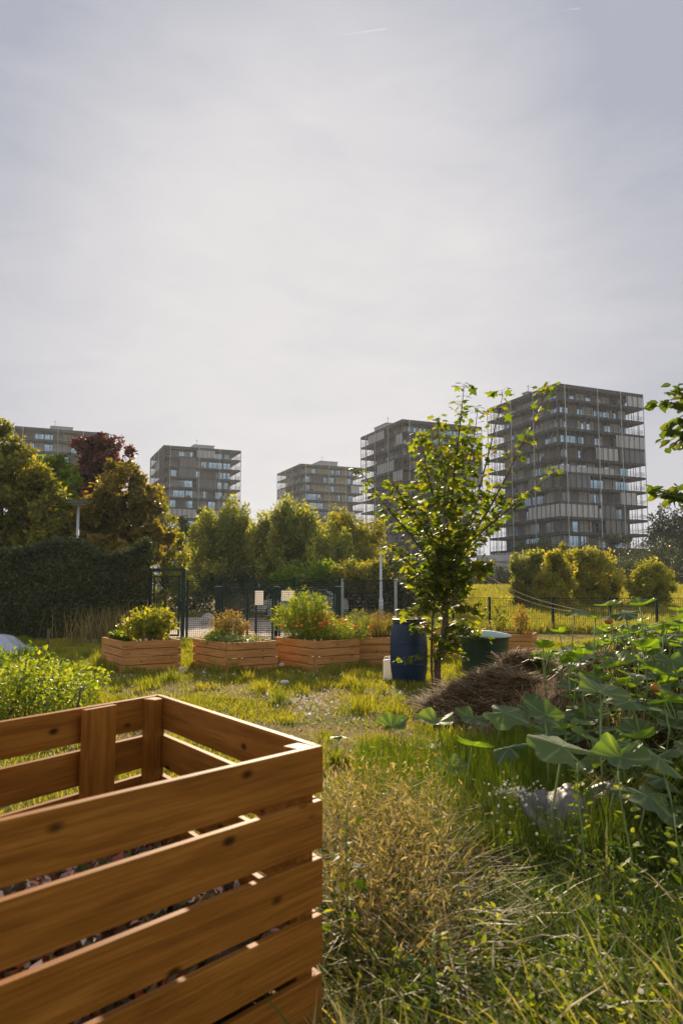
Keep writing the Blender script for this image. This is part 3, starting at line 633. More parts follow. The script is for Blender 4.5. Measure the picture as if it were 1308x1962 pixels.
def bush(name, label, cat_, base, rad, nst, nl, ls, lm, T=T_OV, flowers=None, group=None, spread=.35, jit=.03, sm='stem', t0=.25, sr=.005, droop=0):
    base = np.array(base, float); rx, ry, rz = rad
    root = empty(name, base, label, cat_, group)
    a = rng.random(nst) * 6.28; q = np.sqrt(rng.random(nst)); el = np.sqrt(np.clip(1 - .75 * q ** 2, .05, 1)) * (.75 + .35 * rng.random(nst))
    E = base + np.stack([rx * q * np.cos(a), ry * q * np.sin(a), rz * el], 1)
    S = base + np.stack([rx * spread * q * np.cos(a), ry * spread * q * np.sin(a), 0 * q], 1)
    Mid = (S + E) / 2 + np.stack([0 * q, 0 * q, rz * .12 + 0 * q], 1) + rng.normal(0, .03, (nst, 3)) * rz
    t = t0 + (1 - t0) * rng.random((nst, nl)); tt = t[..., None]
    P = ((1 - tt) ** 2 * S[:, None] + 2 * tt * (1 - tt) * Mid[:, None] + tt ** 2 * E[:, None]).reshape(-1, 3)
    P = P + rng.normal(0, jit, P.shape); n = len(P)
    if droop: P[:, 2] -= droop * rng.random(n) * np.linalg.norm(P[:, :2] - base[:2], axis=1) / rx
    out = unit(P - base - np.array([0, 0, rz * .3])); D = unit(out * .7 + rdir(n) * .8); N = rdir(n, 1.1)
    V, Fc, r = leaves(P, ls * (.5 + .8 * rng.random(n)), D, N, T, np.clip(np.repeat(rng.random(nst), nl) * .5 + .5 * rng.random(n), 0, 1))
    npmesh('foliage', V, Fc, lm, root, r)
    m = MB()
    for k in range(min(nst, 60)):
        pts = [S[k], (S[k] + 2 * Mid[k] + E[k]) / 4 + 0, E[k]]; m.tube(pts, [sr, sr * .8, sr * .4], 4)
    m.build('stems', M[sm], root)
    if flowers:
        fm, fn, fs = flowers; k = rng.integers(0, nst, fn); FP = E[k] + rng.normal(0, .03, (fn, 3)) * np.array([1, 1, .6])
        if fn > 100: V, Fc, r = leaves(FP, fs * (.6 + .7 * rng.random(fn)), rdir(fn, .4), rdir(fn, 1), T_DISC, rng.random(fn)); tag(npmesh('seed_heads', V, Fc, fm, root, r), kind='stuff')
        else:
            for q in range(fn): V, Fc, r = leaves(FP[q:q + 1], fs * (.6 + .7 * rng.random(1)), rdir(1, .4), rdir(1, 1), T_DISC, rng.random(1)); npmesh('flower_head', V, Fc, fm, root, r)
    return root
# bed 1
bush('tomato_plant', 'bright green bushy tomato plant at the right of the bed by the walk gate', 'tomato plant', bedpt(0, .25, -.1), (.52, .5, .70), 60, 30, .085, L['lime'], droop=.1)
bush('cabbage_plant', 'low blue green cabbage at the back left of the bed by the walk gate', 'cabbage', bedpt(0, -.6, .35), (.2, .2, .13), 16, 7, .12, L['green'], jit=.02)
bush('lettuce_plant', 'small leafy lettuce beside the tomato plant in the bed by the gate', 'lettuce', bedpt(0, -.2, .55), (.16, .16, .14), 12, 7, .11, L['herb'], jit=.02)
# bed 2
bush('seeding_herb', 'tall amber herb gone to seed at the back of the second raised bed', 'herb', bedpt(1, .05, .45), (.42, .42, .56), 90, 26, .04, L['dryherb'], flowers=(L['dry'], 120, .025))
bush('nasturtium', 'pale trailing plant spilling over the front of the second raised bed', 'trailing plant', bedpt(1, -.05, -.35), (.48, .45, .17), 70, 14, .055, L['pale'], droop=.12)
bush('strawberry_plant', 'low green plant at the left end of the second raised bed', 'leafy plant', bedpt(1, -.6, .1), (.28, .4, .24), 40, 16, .05, L['herb'])
# bed 3
bush('tagetes', 'marigold clump covered in orange flowers at the front of the third raised bed', 'marigolds', bedpt(2, .1, -.35), (.88, .55, .50), 170, 30, .06, L['herb'], T_NAR, (L['orange'], 95, .06), droop=.22)
bush('mugwort', 'tall feathery green plant rising behind the orange marigolds', 'leafy plant', bedpt(2, -.25, .4), (.62, .5, .95), 130, 38, .09, L['herb'], T_NAR, droop=.1)
bush('wild_marigold', 'looser orange flowered marigold leaning over the right edge of its raised bed', 'marigolds', bedpt(2, .85, .1), (.42, .4, .38), 70, 22, .045, L['herb'], T_NAR, (L['orange'], 60, .058))
# bed 4
bush('goldenrod', 'upright olive green plant in the raised bed behind the blue barrel', 'leafy plant', bedpt(3, -.45, .1), (.34, .4, .56), 70, 30, .045, L['willow'], T_NAR)
bush('goldenrod', 'yellow tipped upright plant just left of the blue barrel rim', 'leafy plant', bedpt(3, .25, .2), (.4, .4, .52), 70, 30, .045, L['dryherb'], T_NAR)
bush('chard_plant', 'lime green plant peeking over the rim of the blue barrel', 'leafy plant', bedpt(3, .95, .3), (.3, .3, .4), 30, 12, .11, L['lime'])
# bed 5
bush('bean_plant', 'low yellow green plants at the left of the long raised bed', 'bean plant', bedpt(4, -.55, .0), (.55, .4, .26), 60, 16, .06, L['lime'])
bush('bean_plant', 'slender bean plant climbing a stake in the long raised bed', 'bean plant', bedpt(4, .3, .1), (.16, .16, .75), 14, 26, .06, L['lime'])
bush('amaranth', 'reddish slender plant at the right end of the long raised bed', 'leafy plant', bedpt(4, .72, .1), (.18, .18, .62), 16, 24, .06, L['dryherb'])

# ------------------------------------------------------------------ barrels and canister
bp = at_z(783, 1308, 0); BX, BY = bp[0], bp[1]
def blue_barrel():
    root = empty('blue_barrel', (BX, BY, 0), 'blue plastic barrel with black rim beside the young maple', 'barrel')
    prof = [(0, 0), (.22, 0), (.245, .012), (.262, .06), (.283, .2), (.292, .36), (.295, .5), (.29, .64), (.278, .78), (.262, .86), (.245, .905), (.236, .93), (.236, .965), (.226, .965), (.224, .90), (.25, .75), (.25, .3), (0, .3)]
    MB().lathe((BX, BY, 0), prof, 48).build('body', M['blue'], root)
    MB().lathe((BX, BY, 0), [(.238, .925), (.252, .925), (.258, .935), (.258, .95), (.25, .958), (.25, .975), (.256, .98), (.256, .992), (.242, .998), (.232, .99), (.232, .93)], 48).build('rim', M['black'], root)
    MB().lathe((BX, BY, 0), [(0, .93), (.232, .93)], 48).build('water', M['carglass'], root)
    for k, zz in ((0, .30), (1, .62)):
        MB().lathe((BX, BY, 0), [(.289, zz - .012), (.297 + .001, zz), (.289, zz + .012)], 48).build('hoop', M['blue'], root)
blue_barrel()
def canister():
    p = at_z(745, 1305, 0) + np.array([0, .1, 0]); x, y = p[0], p[1] 
    root = empty('canister', (x, y, 0), 'milky white plastic canister tucked behind the blue barrel', 'canister')
    MB().box(x - .085, x + .085, y - .07, y + .07, .01, .33).build('body', M['jug'], root, bevel=.025)
    MB().lathe((x + .03, y, .335), [(.0, .05), (.024, .05), (.024, 0)], 14).build('cap', M['jug'], root)
    MB().tube([(x - .06, y, .32), (x - .06, y, .37), (x - .01, y, .38), (x - .005, y, .32)], .012, 8).build('handle', M['jug'], root)
canister()
gp = at_z(928, 1297, 0); GX, GY = gp[0], gp[1]
def water_butt():
    root = empty('water_butt', (GX, GY, 0), 'dark green water butt with pale round stepped lid', 'water butt')
    MB().lathe((GX, GY, 0), [(0, 0), (.35, 0), (.36, .01), (.375, .2), (.395, .45), (.40, .47), (.405, .62), (.415, .645), (.43, .65), (.43, .675), (.40, .675)], 56).build('body', M['dkgreen'], root)
    lid = MB().lathe((GX, GY, 0), [(.425, .665), (.447, .667), (.452, .68), (.447, .695), (.40, .702), (.395, .716), (.32, .722), (.312, .736), (.23, .741), (.222, .754), (.14, .757), (.13, .765), (0, .768)], 56).build('lid', M['lid'], root)
    MB().box(GX - .02, GX + .035, GY - .012, GY + .012, .772, .80).build('knob', M['lid'], lid, bevel=.008)
water_butt()
def tape():
    a = at_y(940, 1248, GY - .5); b = at_y(1002, 1286, GY - .75); m = MB()
    pts = [a + (b - a) * t + np.array([0, 0, -.03 * math.sin(t * 3.14)]) for t in np.linspace(0, 1, 8)]
    for p, q in zip(pts, pts[1:]): m.bar(p, q, .004, .03)
    tag(m.build('barrier_tape', M['tape']), 'strip of red and white tape slanting down before the green butt', 'tape')
tape()

# ------------------------------------------------------------------ straw heap
def heap_h(x, y):
    g = lambda cx, cy, rx, ry, h: h * np.exp(-(((x - cx) / rx) ** 2 + ((y - cy) / ry) ** 2) ** 1.4)
    return np.maximum(g(1.95, 8.9, .95, .75, .50), g(2.35, 9.5, .6, .6, .68)) + .15 * (fbm(x * 3.4, y * 3.4) - .5) - .03
def straw_heap():
    xs, ys = np.linspace(.8, 3.2, 70), np.linspace(7.8, 10.4, 70); X, Y = np.meshgrid(xs, ys, indexing='ij'); V = np.stack([X, Y, heap_h(X, Y)], -1).reshape(-1, 3)
    i, j = np.meshgrid(np.arange(69), np.arange(69), indexing='ij'); q = (i * 70 + j).ravel()
    root = npmesh('straw_heap', V, np.stack([q, q + 70, q + 71, q + 1], 1), M['strawcore'], smooth=True); tag(root, 'heap of brown rotting straw and hay in front of the green butt', 'straw heap')
    n = 12000; x = .95 + 2.1 * rng.random(n); y = 7.95 + 2.2 * rng.random(n); z = heap_h(x, y); k = z > 0.0; x, y, z = x[k], y[k], z[k]; n = len(x)
    P = np.stack([x, y, z + .03 * rng.random(n) ** 2], 1); az = rng.random(n) * 6.28
    V, Fc, r = blades(P, (.07 + .25 * rng.random(n) ** 2), .007 + .012 * rng.random(n), az, .95 + .05 * rng.random(n), .22 * rng.random(n) - .05, np.clip(rng.random(n) ** 1.6, 0, 1), 4)
    npmesh('loose_straw', V, Fc, L['straw'], root, r)
straw_heap()

# ------------------------------------------------------------------ pumpkins on the mound
def squash_leaf(c, nrm, d, size, seed):
    """one lobed, cupped leaf: petiole joint at c, tip towards d"""
    rr = np.random.default_rng(seed); n = 40; th = np.linspace(0, 2 * np.pi, n, endpoint=False)
    lob = 1 + .12 * np.cos(5 * th) + .03 * np.cos(13 * th + rr.random() * 6); notch = np.exp(-((th - np.pi) / .32) ** 2); R1 = (1.0 * lob) * (1 - .75 * notch) * (1 + .1 * np.cos(th))
    cup, ph, am = rr.uniform(-.28, .30), rr.random() * 6.28, rr.uniform(.05, .13)
    y = unit(d); x = unit(np.cross(y, nrm)); z = np.cross(x, y); rows = []
    for s in (.0, .35, .7, 1.0):
        for a, r1 in zip(th, R1):
            px, py = math.sin(a) * r1 * s, math.cos(a) * r1 * s
            pz = cup * s * s + am * s * s * math.sin(3 * a + ph) + .03 * s * math.cos(10 * a) - .10 * abs(px) * (1 - s) + (.14 * abs(px) if cup > 0 else -.10 * abs(px))
            rows.append(c + size * .5 * (x * px + y * py + z * pz))
    V = np.array(rows); Fc = []
    for k in range(3):
        for i in range(n):
            j = (i + 1) % n; a, b, e, f = k * n + i, k * n + j, (k + 1) * n + j, (k + 1) * n + i
            if k > 0: Fc.append((a, b, e))
            Fc.append((a, e, f))
    vein = np.tile((np.arange(n) % 8 == 0) * 1.0, 4); return V, np.array(Fc), vein * 2 + rr.random() * .98
key = [  # (u, v, width in px, real width) of leaves one can tell apart in the photograph
    (905, 1428, 80, .27), (975, 1432, 78, .27), (1078, 1430, 135, .36), (1120, 1412, 70, .27), (1188, 1450, 112, .32), (1262, 1452, 110, .32), (1215, 1425, 90, .3),
    (1240, 1525, 125, .34), (1296, 1490, 90, .28), (1296, 1610, 90, .3), (1200, 1580, 95, .3), (1075, 1550, 92, .30), (985, 1532, 92, .30), (935, 1555, 75, .27), (862, 1467, 72, .27),
    (820, 1436, 66, .28), (750, 1392, 70, .32), (835, 1382, 85, .37), (905, 1375, 75, .34), (965, 1366, 95, .40), (1015, 1352, 60, .27), (1150, 1325, 110, .36), (1045, 1370, 90, .3),
    (655, 1410, 60, .29), (870, 1425, 40, .2), (1100, 1170, 55, .28), (1165, 1160, 60, .3), (1225, 1160, 70, .32), (1195, 1175, 60, .3), (1270, 1195, 60, .28), (1140, 1185, 60, .28), (1300, 1170, 40, .26),
    (1230, 1240, 80, .33), (1285, 1265, 70, .3), (1180, 1275, 80, .32), (1110, 1275, 65, .28), (1245, 1285, 75, .3), (1085, 1255, 60, .27), (1210, 1345, 80, .3), (1270, 1345, 90, .33), (1290, 1390, 80, .3), (1255, 1375, 70, .28), (1170, 1395, 70, .27), (1070, 1210, 45, .25), (1040, 1240, 50, .25)]
roots = [(2.0, 3.9, 'pumpkin plant with big bluish leaves sprawling nearest the camera by the grey sheet', 'pumpkin plant'),
         (1.35, 5.0, 'pumpkin vine with backlit leaves trailing left over the grass below the straw heap', 'pumpkin plant'),
         (2.15, 5.0, 'pumpkin plant with a round orange pumpkin under its broad front leaves', 'pumpkin plant'),
         (2.75, 6.0, 'pumpkin plant with tall leaf stalks in the middle of the dark mound', 'pumpkin plant'),
         (2.15, 6.6, 'pumpkin plant beside the straw on the left flank of the mound', 'pumpkin plant'),
         (3.0, 7.6, 'pumpkin plant with silvery leaves just below the crest of the mound', 'pumpkin plant'),
         (2.6, 8.6, 'pumpkin plant creeping down the left shoulder of the mound towards the butt', 'pumpkin plant'),
         (3.6, 8.6, 'pumpkin plant crowning the top of the mound against the olive bushes', 'pumpkin plant')]
def pumpkins():
    lv = []; backlit = set(); keep = []
    for u, v, w, s in key:
        Y = s * F / w; s = s * .84; p = at_y(u, v, Y); lv.append((p, s)); backlit.update([id(p)] if (u, v) in ((750, 1392), (835, 1382), (905, 1375), (965, 1366), (1015, 1352), (1150, 1325), (1045, 1370), (985, 1532), (935, 1555), (862, 1467)) else []); keep.append(p)
    tries = 0
    while len(lv) < 640 and tries < 50000:
        tries += 1; y = 3.7 + 6.8 * random.random(); x = 1.15 + 4.4 * random.random()
        if x / y > .72 or x / y < .12: continue
        mh = float(mound_h(x, y))
        if mh < .10: continue
        u = 654 + x / y * F; z = mh + .09 + .19 * random.random(); v = HOR + (CAMZ - z) * F / y
        if (1050 < u < 1145 and 1200 < v < 1240) or (820 < u < 1085 and 1262 < v < 1362) or (y < 4.9 and u < 1170): continue
        
        p = np.array([x, y, z])
        if min(np.linalg.norm(p - q) / (.9 * (s + .2)) for q, s in lv) < .40: continue
        lv.append((p, random.uniform(.12, .27)))
    groups = {i: [] for i in range(len(roots))}
    for p, s in lv:
        i = min(range(len(roots)), key=lambda k: (p[0] - roots[k][0]) ** 2 + (p[1] - roots[k][1]) ** 2); groups[i].append((p, s))
    fruit = {2: [at_y(1165, 1432, 4.8)], 7: [at_y(1165, 1190, 7.3), at_y(1203, 1183, 7.9)], 3: [at_y(1255, 1318, 5.9)]}
    for i, (x, y, lb, ct) in enumerate(roots):
        root = empty('pumpkin_plant', (x, y, float(H(x, y))), lb, ct, 'pumpkin plants on the mound')
        parts = []; st = MB(); rr = random.Random(i)
        for k, (p, s) in enumerate(groups[i]):
            gx_, gy_ = float(mound_h(p[0] + .1, p[1]) - mound_h(p[0] - .1, p[1])) / .2, float(mound_h(p[0], p[1] + .1) - mound_h(p[0], p[1] - .1)) / .2; tilt = np.array([-.2 * gx_ + rr.gauss(0, .2), -.14 * gy_ + rr.gauss(.0, .22), 1.0]); tilt = np.array([rr.gauss(0, .2), rr.gauss(-.42, .12), .88]) if id(p) in backlit else tilt; tilt = tilt / np.linalg.norm(tilt)
            a = rr.random() * 6.28; d = np.array([math.cos(a), math.sin(a), 0]); d = d - tilt * (d @ tilt)
            parts.append(squash_leaf(p, tilt, d, s, 1000 * i + k))
            b = p + np.array([rr.gauss(0, .07), rr.gauss(0, .07), 0]); b[2] = float(H(b[0], b[1])) - .01
            st.tube([b, (b + p) / 2 + np.array([rr.gauss(0, .03), rr.gauss(0, .03), .02]), p], [.0065, .006, .005], 6)
            if k % 2 == 0:   # runners along the soil
                pts = []
                for t in np.linspace(0, 1, 7):
                    q = np.array([x, y, 0]) * (1 - t) + b * t; q = q + np.array([rr.gauss(0, .04), rr.gauss(0, .04), 0]) * (0 < t < 1); q[2] = float(H(q[0], q[1])) + .015; pts.append(q)
                st.tube(pts, .008, 6)
        V, Fc, r = cat(parts); npmesh('foliage', V, Fc, L['squash'], root, r, smooth=True); st.build('stems', M['stem'], root)
        for p in fruit.get(i, []):
            r0 = .062 if i == 2 else .042
            n, k = 30, 12; vs_ = []
            for a in range(k):
                f = a / (k - 1) * math.pi
                for b in range(n):
                    g = b / n * 2 * math.pi; rad = r0 * math.sin(f) ** .8 * (1 - .06 * abs(math.cos(g * 5))); vs_.append(p + np.array([rad * math.cos(g), rad * math.sin(g), -r0 * .8 * math.cos(f) * (1 - .12 * math.cos(f) ** 8)]))
            fs = [(a * n + b, a * n + (b + 1) % n, (a + 1) * n + (b + 1) % n, (a + 1) * n + b) for a in range(k - 1) for b in range(n)]
            fr = npmesh('pumpkin', np.array(vs_), np.array(fs), L['pumpkin'], root, np.full(len(vs_), .4), True)
            MB().tube([p + np.array([0, 0, r0 * .65]), p + np.array([.01, 0, r0 * 1.1])], [.012, .009], 6).build('stalk', M['stem'], fr)
pumpkins()
def plastic_sheet():
    c = at_z(1118, 1580, .22); n = 34; A, B = np.meshgrid(np.linspace(-.27, .27, n), np.linspace(-.26, .40, n), indexing='ij')
    X = c[0] + A * (1 + .25 * np.sin(B * 9)) + .25 * B; Y = c[1] + B + .06 * np.sin(A * 14); Z = np.maximum(.20 + .34 * B + .10 * (fbm(X * 7, Y * 7) - .5) + .03 * np.sin(A * 22 + B * 9), H(X, Y) + .015)
    i, j = np.meshgrid(np.arange(n - 1), np.arange(n - 1), indexing='ij'); q = (i * n + j).ravel()
    o = npmesh('plastic_sheet', np.stack([X, Y, Z], -1).reshape(-1, 3), np.stack([q, q + n, q + n + 1, q + 1], 1), M['sheet'], smooth=True)
    s = o.modifiers.new('thick', 'SOLIDIFY'); s.thickness = .004; tag(o, 'crumpled grey plastic sheet lying among the front pumpkin leaves', 'plastic sheet')
plastic_sheet()
def weed(u, v, Y, label, n=6, col='weed'):
    p = at_y(u, v, Y); z0 = float(H(p[0], p[1])); root = empty('weed_plant', (p[0], p[1], z0), label, 'weed', 'tall single weeds in the near grass')
    top = p + np.array([.02, 0, 0]); base = np.array([p[0] + random.gauss(0, .03), p[1], z0]); m = MB(); parts = []
    pts = [base * (1 - t) + top * t + np.array([.02 * math.sin(5 * t), 0, 0]) for t in np.linspace(0, 1, 7)]; m.tube(pts, [.006 - .0006 * k for k in range(7)], 6); m.build('stem', M['stem'], root)
    P, D = [], []
    for k in range(4, 9 * n):
        t = k / (9 * n); a = k * 2.4 + random.gauss(0, .5); q = base * (1 - t) + top * t; r0 = abs(random.gauss(0, .035)); P.append(q + np.array([math.cos(a) * r0, math.sin(a) * r0, 0])); D.append((math.cos(a), math.sin(a), .3 + random.gauss(0, .35)))
    V, Fc, r = leaves(np.array(P), np.linspace(.085, .03, len(P)) * (.6 + .7 * rng.random(len(P))), np.array(D), rdir(len(P), 1.2), T_OV, rng.random(len(P))); npmesh('foliage', V, Fc, L[col], root, r)
weed(1183, 1478, 3.3, 'tall leafy weed standing in front of the grey plastic sheet')
weed(1105, 1462, 3.6, 'slim weed with small leaves left of the grey plastic sheet')
weed(668, 1520, 2.9, 'spindly green weed leaning beside the right end of the compost bin')
weed(832, 1790, 2.5, 'broad leaved green weed low in the shaded grass near the bin')
weed(1290, 1560, 3.0, 'leafy weed at the right edge of the near grass')

# ------------------------------------------------------------------ leafy patch, stakes, tarp, stones on the left
for (u, v, Y, rad, lb) in ((70, 1360, 8.5, (.85, .7, .66), 'leafy yellow green shrub closest behind the compost bin'), (20, 1320, 9.8, (.9, .8, .72), 'leafy shrub with a forked stick at the left edge of the lawn'),
                            (130, 1315, 10.2, (.65, .6, .45), 'low leafy shrub beside the shaded side of the first raised bed')):
    x = gx(u, Y); bush('berry_bush', lb, 'shrub', (x, Y, 0), rad, 110, 19, .062, L['herb'] if u != 20 else L['green'], T_OV, None, 'leafy shrubs on the left of the lawn', .5, .05)
for (u0, v0, u1, v1, Y, r, lb) in ((93, 1205, 88, 1300, 9.9, .022, 'straight brown stake with frayed top standing in the leafy shrubs'), (50, 1258, 30, 1345, 8.6, .02, 'crooked dark stick poking out of the leafy shrubs'), (155, 1317, 147, 1360, 8.0, .014, 'short dark stick just behind the compost bin')):
    a, b = at_y(u0, v0, Y), at_y(u1, v1, Y); b2 = b + (b - a) / np.linalg.norm(b - a) * .5; b2[2] = max(b2[2], 0.0)
    kx = np.array([.04, 0, 0]) if u0 == 50 else np.array([.008, 0, 0])
    tag(MB().tube([b2, b, (a + b) / 2 + kx, a], [r, r, r * .9, r * .75], 8).build('wooden_stake', M['twig']), lb, 'stake', 'sticks standing on the left')
def tarp():
    c = np.array([gx(20, 17.5), 17.2]); n = 40; A, B = np.meshgrid(np.linspace(-1.1, .75, n), np.linspace(-.7, .7, n), indexing='ij'); X, Y = c[0] + A, c[1] + B
    Z = .36 * np.exp(-((A + .15) / .55) ** 4 - (B / .5) ** 4) + .07 * fbm(X * 3, Y * 3) + .02; i, j = np.meshgrid(np.arange(n - 1), np.arange(n - 1), indexing='ij'); q = (i * n + j).ravel()
    tag(npmesh('tarpaulin', np.stack([X, Y, Z], -1).reshape(-1, 3), np.stack([q, q + n, q + n + 1, q + 1], 1), M['tarp'], smooth=True), 'blue grey tarpaulin draped over a low heap before the hedge', 'tarpaulin')
tarp()
def rock(p, s, label, grp='loose stones by the raised beds', m='stone', name='stone', seed=0):
    rr = np.random.default_rng(seed); bm = bmesh.new(); bmesh.ops.create_icosphere(bm, subdivisions=3, radius=1)
    k = rr.normal(size=(5, 3)); k = unit(k)
    for v in bm.verts:
        c = np.array(v.co); 
        for q in k:
            t = c @ q; lim = .62
            if t > lim: c = c - q * (t - lim) * .85
        c = c * (1 + .1 * (float(fbm(c[0] * 2 + 9 + seed, c[1] * 2 + c[2] + 4)) - .5)); v.co = Vector((c[0] * s[0], c[1] * s[1], c[2] * s[2]))
    me = bpy.data.meshes.new(name); bm.to_mesh(me); bm.free()
    o = link(name, me, M[m], None, (p[0], p[1], p[2] + s[2] * .55)); tag(o, label, 'stone', grp); return o
rock(at_z(521, 1281, 0), (.11, .09, .07), 'pale flat stone at the right front corner of the second raised bed', seed=1)
rock(at_z(540, 1279, 0), (.07, .07, .06), 'small dark stone next to the pale flat one', seed=2)
rock(at_z(347, 1288, 0), (.06, .06, .06), 'small grey stone at the right corner of the first raised bed', seed=3)
rock(at_z(176, 1233, 0), (.16, .14, .1), 'white rubble lump left of the first raised bed', seed=4)
rock(at_z(545, 1310, 0), (.08, .06, .04), 'flat white stone on the lawn in front of the third raised bed', seed=6)
rock(at_z(398, 1199, 0), (.30, .28, .32), 'big grey boulder on the gravel beyond the mesh fence', None, 'stone', 'boulder', 5)

# ------------------------------------------------------------------ gate, fences, signs, lamps
def wires(m, p, q, z0, z1, px, pz, w=.006):
    p, q = np.array(p, float), np.array(q, float); L_ = np.linalg.norm(q - p); n = max(2, int(L_ / px)); d = (q - p) / L_; nn = np.array([-d[1], d[0]])
    for k in range(n + 1):
        c = p + d * L_ * k / n; m.bar((c[0], c[1], z0), (c[0], c[1], z1), w)
    for k in range(int((z1 - z0) / pz) + 1):
        z = z0 + k * pz; a, b = p + nn * w * 1.1, q + nn * w * 1.1; m.bar((a[0], a[1], z), (b[0], b[1], z), w)
    return m
GYt = 21.6
def walk_gate():
    x0, x1 = gx(290, GYt), gx(353, GYt); y = GYt
    root = empty('walk_gate', ((x0 + x1) / 2, y, 0), 'tall dark green steel walk gate at the end of the ivy hedge', 'gate')
    MB().box(x0 - .05, x0 + .05, y - .05, y + .05, 0, 2.03).build('gate_post', M['green_steel'], root, bevel=.006)
    MB().box(x1 - .05, x1 + .05, y - .05, y + .05, 0, 2.03).build('gate_post', M['green_steel'], root, bevel=.006)
    MB().box(x0 + .052, x1 - .052, y - .04, y + .04, 1.94, 2.028).build('lintel', M['green_steel'], root, bevel=.006)
    a, b = x0 + .09, x1 - .09
    leaf = MB().box(a, a + .05, y - .025, y + .025, .08, 1.82).box(b - .05, b, y - .025, y + .025, .08, 1.82).box(a + .051, b - .051, y - .025, y + .025, 1.77, 1.82).box(a + .051, b - .051, y - .025, y + .025, .08, .13).build('gate_leaf', M['green_steel'], root)
    wires(MB(), (a + .05, y), (b - .05, y), .13, 1.77, .055, .2, .009).build('mesh_infill', M['wire'], leaf)
    MB().box(b - .09, b + .02, y - .045, y - .027, .95, 1.15).bar((b - .03, y - .07, 1.07), (b - .17, y - .07, 1.07), .02).build('handle', M['green_steel'], leaf)
walk_gate()
def mesh_fence(name, label, pts, ht, posts_u=None, px=.055, pz=.055, pw=.06, mw='wire', mp='green_steel', z0=.05, w=.0085, zf=None, grp='garden fences'):
    root = empty(name, (pts[0][0], pts[0][1], 0), label, 'fence', grp)
    zf = zf or (lambda x, y: 0.)
    for (x, y) in pts: MB().box(x - pw / 2, x + pw / 2, y - pw / 2, y + pw / 2, zf(x, y) - .02, zf(x, y) + ht + .04).build('post', M[mp], root)
    for (a, b) in zip(pts, pts[1:]):
        m = MB(); z = (zf(*a) + zf(*b)) / 2; wires(m, (a[0], a[1] - .04), (b[0], b[1] - .04), z + z0, z + ht, px, pz, w)
        m.bar((a[0], a[1] - .04, z + ht), (b[0], b[1] - .04, z + ht), .02); m.build('mesh_panel', M[mw], root)
mesh_fence('mesh_fence', 'fine green mesh fence running right from the walk gate', [(gx(361, GYt), GYt), (gx(425, 22), 22), (gx(492, 22), 22), (gx(560, 22), 22)], 1.66)
mesh_fence('mesh_fence', 'taller mesh fence section behind the wide gate', [(gx(564, 22.2), 22.2), (gx(650, 22.2), 22.2)], 1.74)
mesh_fence('mesh_fence', 'mesh fence panel ending at a grey galvanised post left of the maple', [(gx(656, 21.5), 21.5), (gx(757, 21), 21)], 1.68, mp='galv', px=.06, pz=.1, pw=.07)
mesh_fence('mesh_fence', 'rear mesh fence of the yard beyond the gates', [(gx(u, 31), 31) for u in (470, 560, 650, 740, 830)], 1.7, px=.08, pz=.1, w=.01)
def wide_gate():
    Y = 19.8; us = (420, 530, 648); xs = [gx(u, Y) for u in us]
    root = empty('wide_gate', (xs[1], Y, 0), 'wide low green double gate carrying two white notices', 'gate')
    for k, x in enumerate(xs):
        w = (.075, .05, .075)[k]; MB().box(x - w, x + w, Y - .06, Y + .06, 0, 1.5).build('gate_post', M['green_steel'], root, bevel=.006); MB().box(x - w - .004, x + w + .004, Y - .064, Y + .064, 1.502, 1.515).build('post_cap', M['galv'], root)
    for a, b in ((xs[0] + .09, xs[1] - .065), (xs[1] + .065, xs[2] - .09)):
        leaf = MB().box(a, b, Y - .025, Y + .025, 1.43, 1.48).box(a, b, Y - .025, Y + .025, .08, .13).box(a, a + .05, Y - .025, Y + .025, .131, 1.429).box(b - .05, b, Y - .025, Y + .025, .131, 1.429).box((a + b) / 2 - .025, (a + b) / 2 + .025, Y - .024, Y + .024, .131, 1.429).build('gate_leaf', M['green_steel'], root)
        wires(MB(), (a + .05, Y), (b - .05, Y), .13, 1.43, .055, .055, .009).build('mesh_infill', M['wire'], leaf)
wide_gate()
def notice(u0, u1, v0, v1, Y, label):
    a, b = at_y(u0, v1, Y), at_y(u1, v0, Y)
    tag(MB().box(a[0], b[0], Y - .003, Y + .003, a[2], b[2]).build('notice_board', M['sign']), label, 'sign', 'notices on the wide gate')
notice(488, 505, 1132, 1159, 19.87, 'upright white notice hanging on the left leaf of the wide gate')
notice(539, 563, 1131, 1151, 19.87, 'squarish white notice right of the middle gate post')
def cordlike(pts, r, name, label, cat_, m='cord', grp=None):
    tag(MB().tube(pts, r, 5).build(name, M[m]), label, cat_, grp)
rf = [(gx(u, y), y) for u, y in ((800, 25.5), (866, 25.2), (935, 25), (1055, 24.5), (1163, 24.6), (1252, 25), (1345, 25.4))]
mesh_fence('wire_fence', 'low wire fence on dark posts in front of the golden meadow', rf, 1.12, px=.075, pz=.2, pw=.075, w=.007, zf=lambda x, y: float(ground_h(x, y)))
def lamp_post(u, v0, Y, label, head=True, r=.05):
    top = at_y(u, v0, Y); x = top[0]; root = empty('street_lamp', (x, Y, 0), label, 'street lamp')
    MB().tube([(x, Y, 0), (x, Y, 1.0), (x, Y, 1.02), (x, Y, top[2])], [r * 1.6, r * 1.6, r, r * .8], 12).build('pole', M['galv'], root)
    MB().tube([(x, Y, top[2] * .52), (x, Y, top[2] * .52 + .06)], r * 1.35, 12).build('collar', M['galv'], root)
    MB().box(x - .30, x + .30, Y - .18, Y + .18, top[2], top[2] + .07).box(x - .22, x + .22, Y - .12, Y + .12, top[2] + .071, top[2] + .11).build('lamp_head', M['lamp'], root, bevel=.02)
    MB().box(x - .2, x + .2, Y - .12, Y + .12, top[2] - .012, top[2] - .002).build('diffuser', M['sign'], root)
lamp_post(151, 966, 23.5, 'grey street lamp with flat head rising behind the ivy hedge')
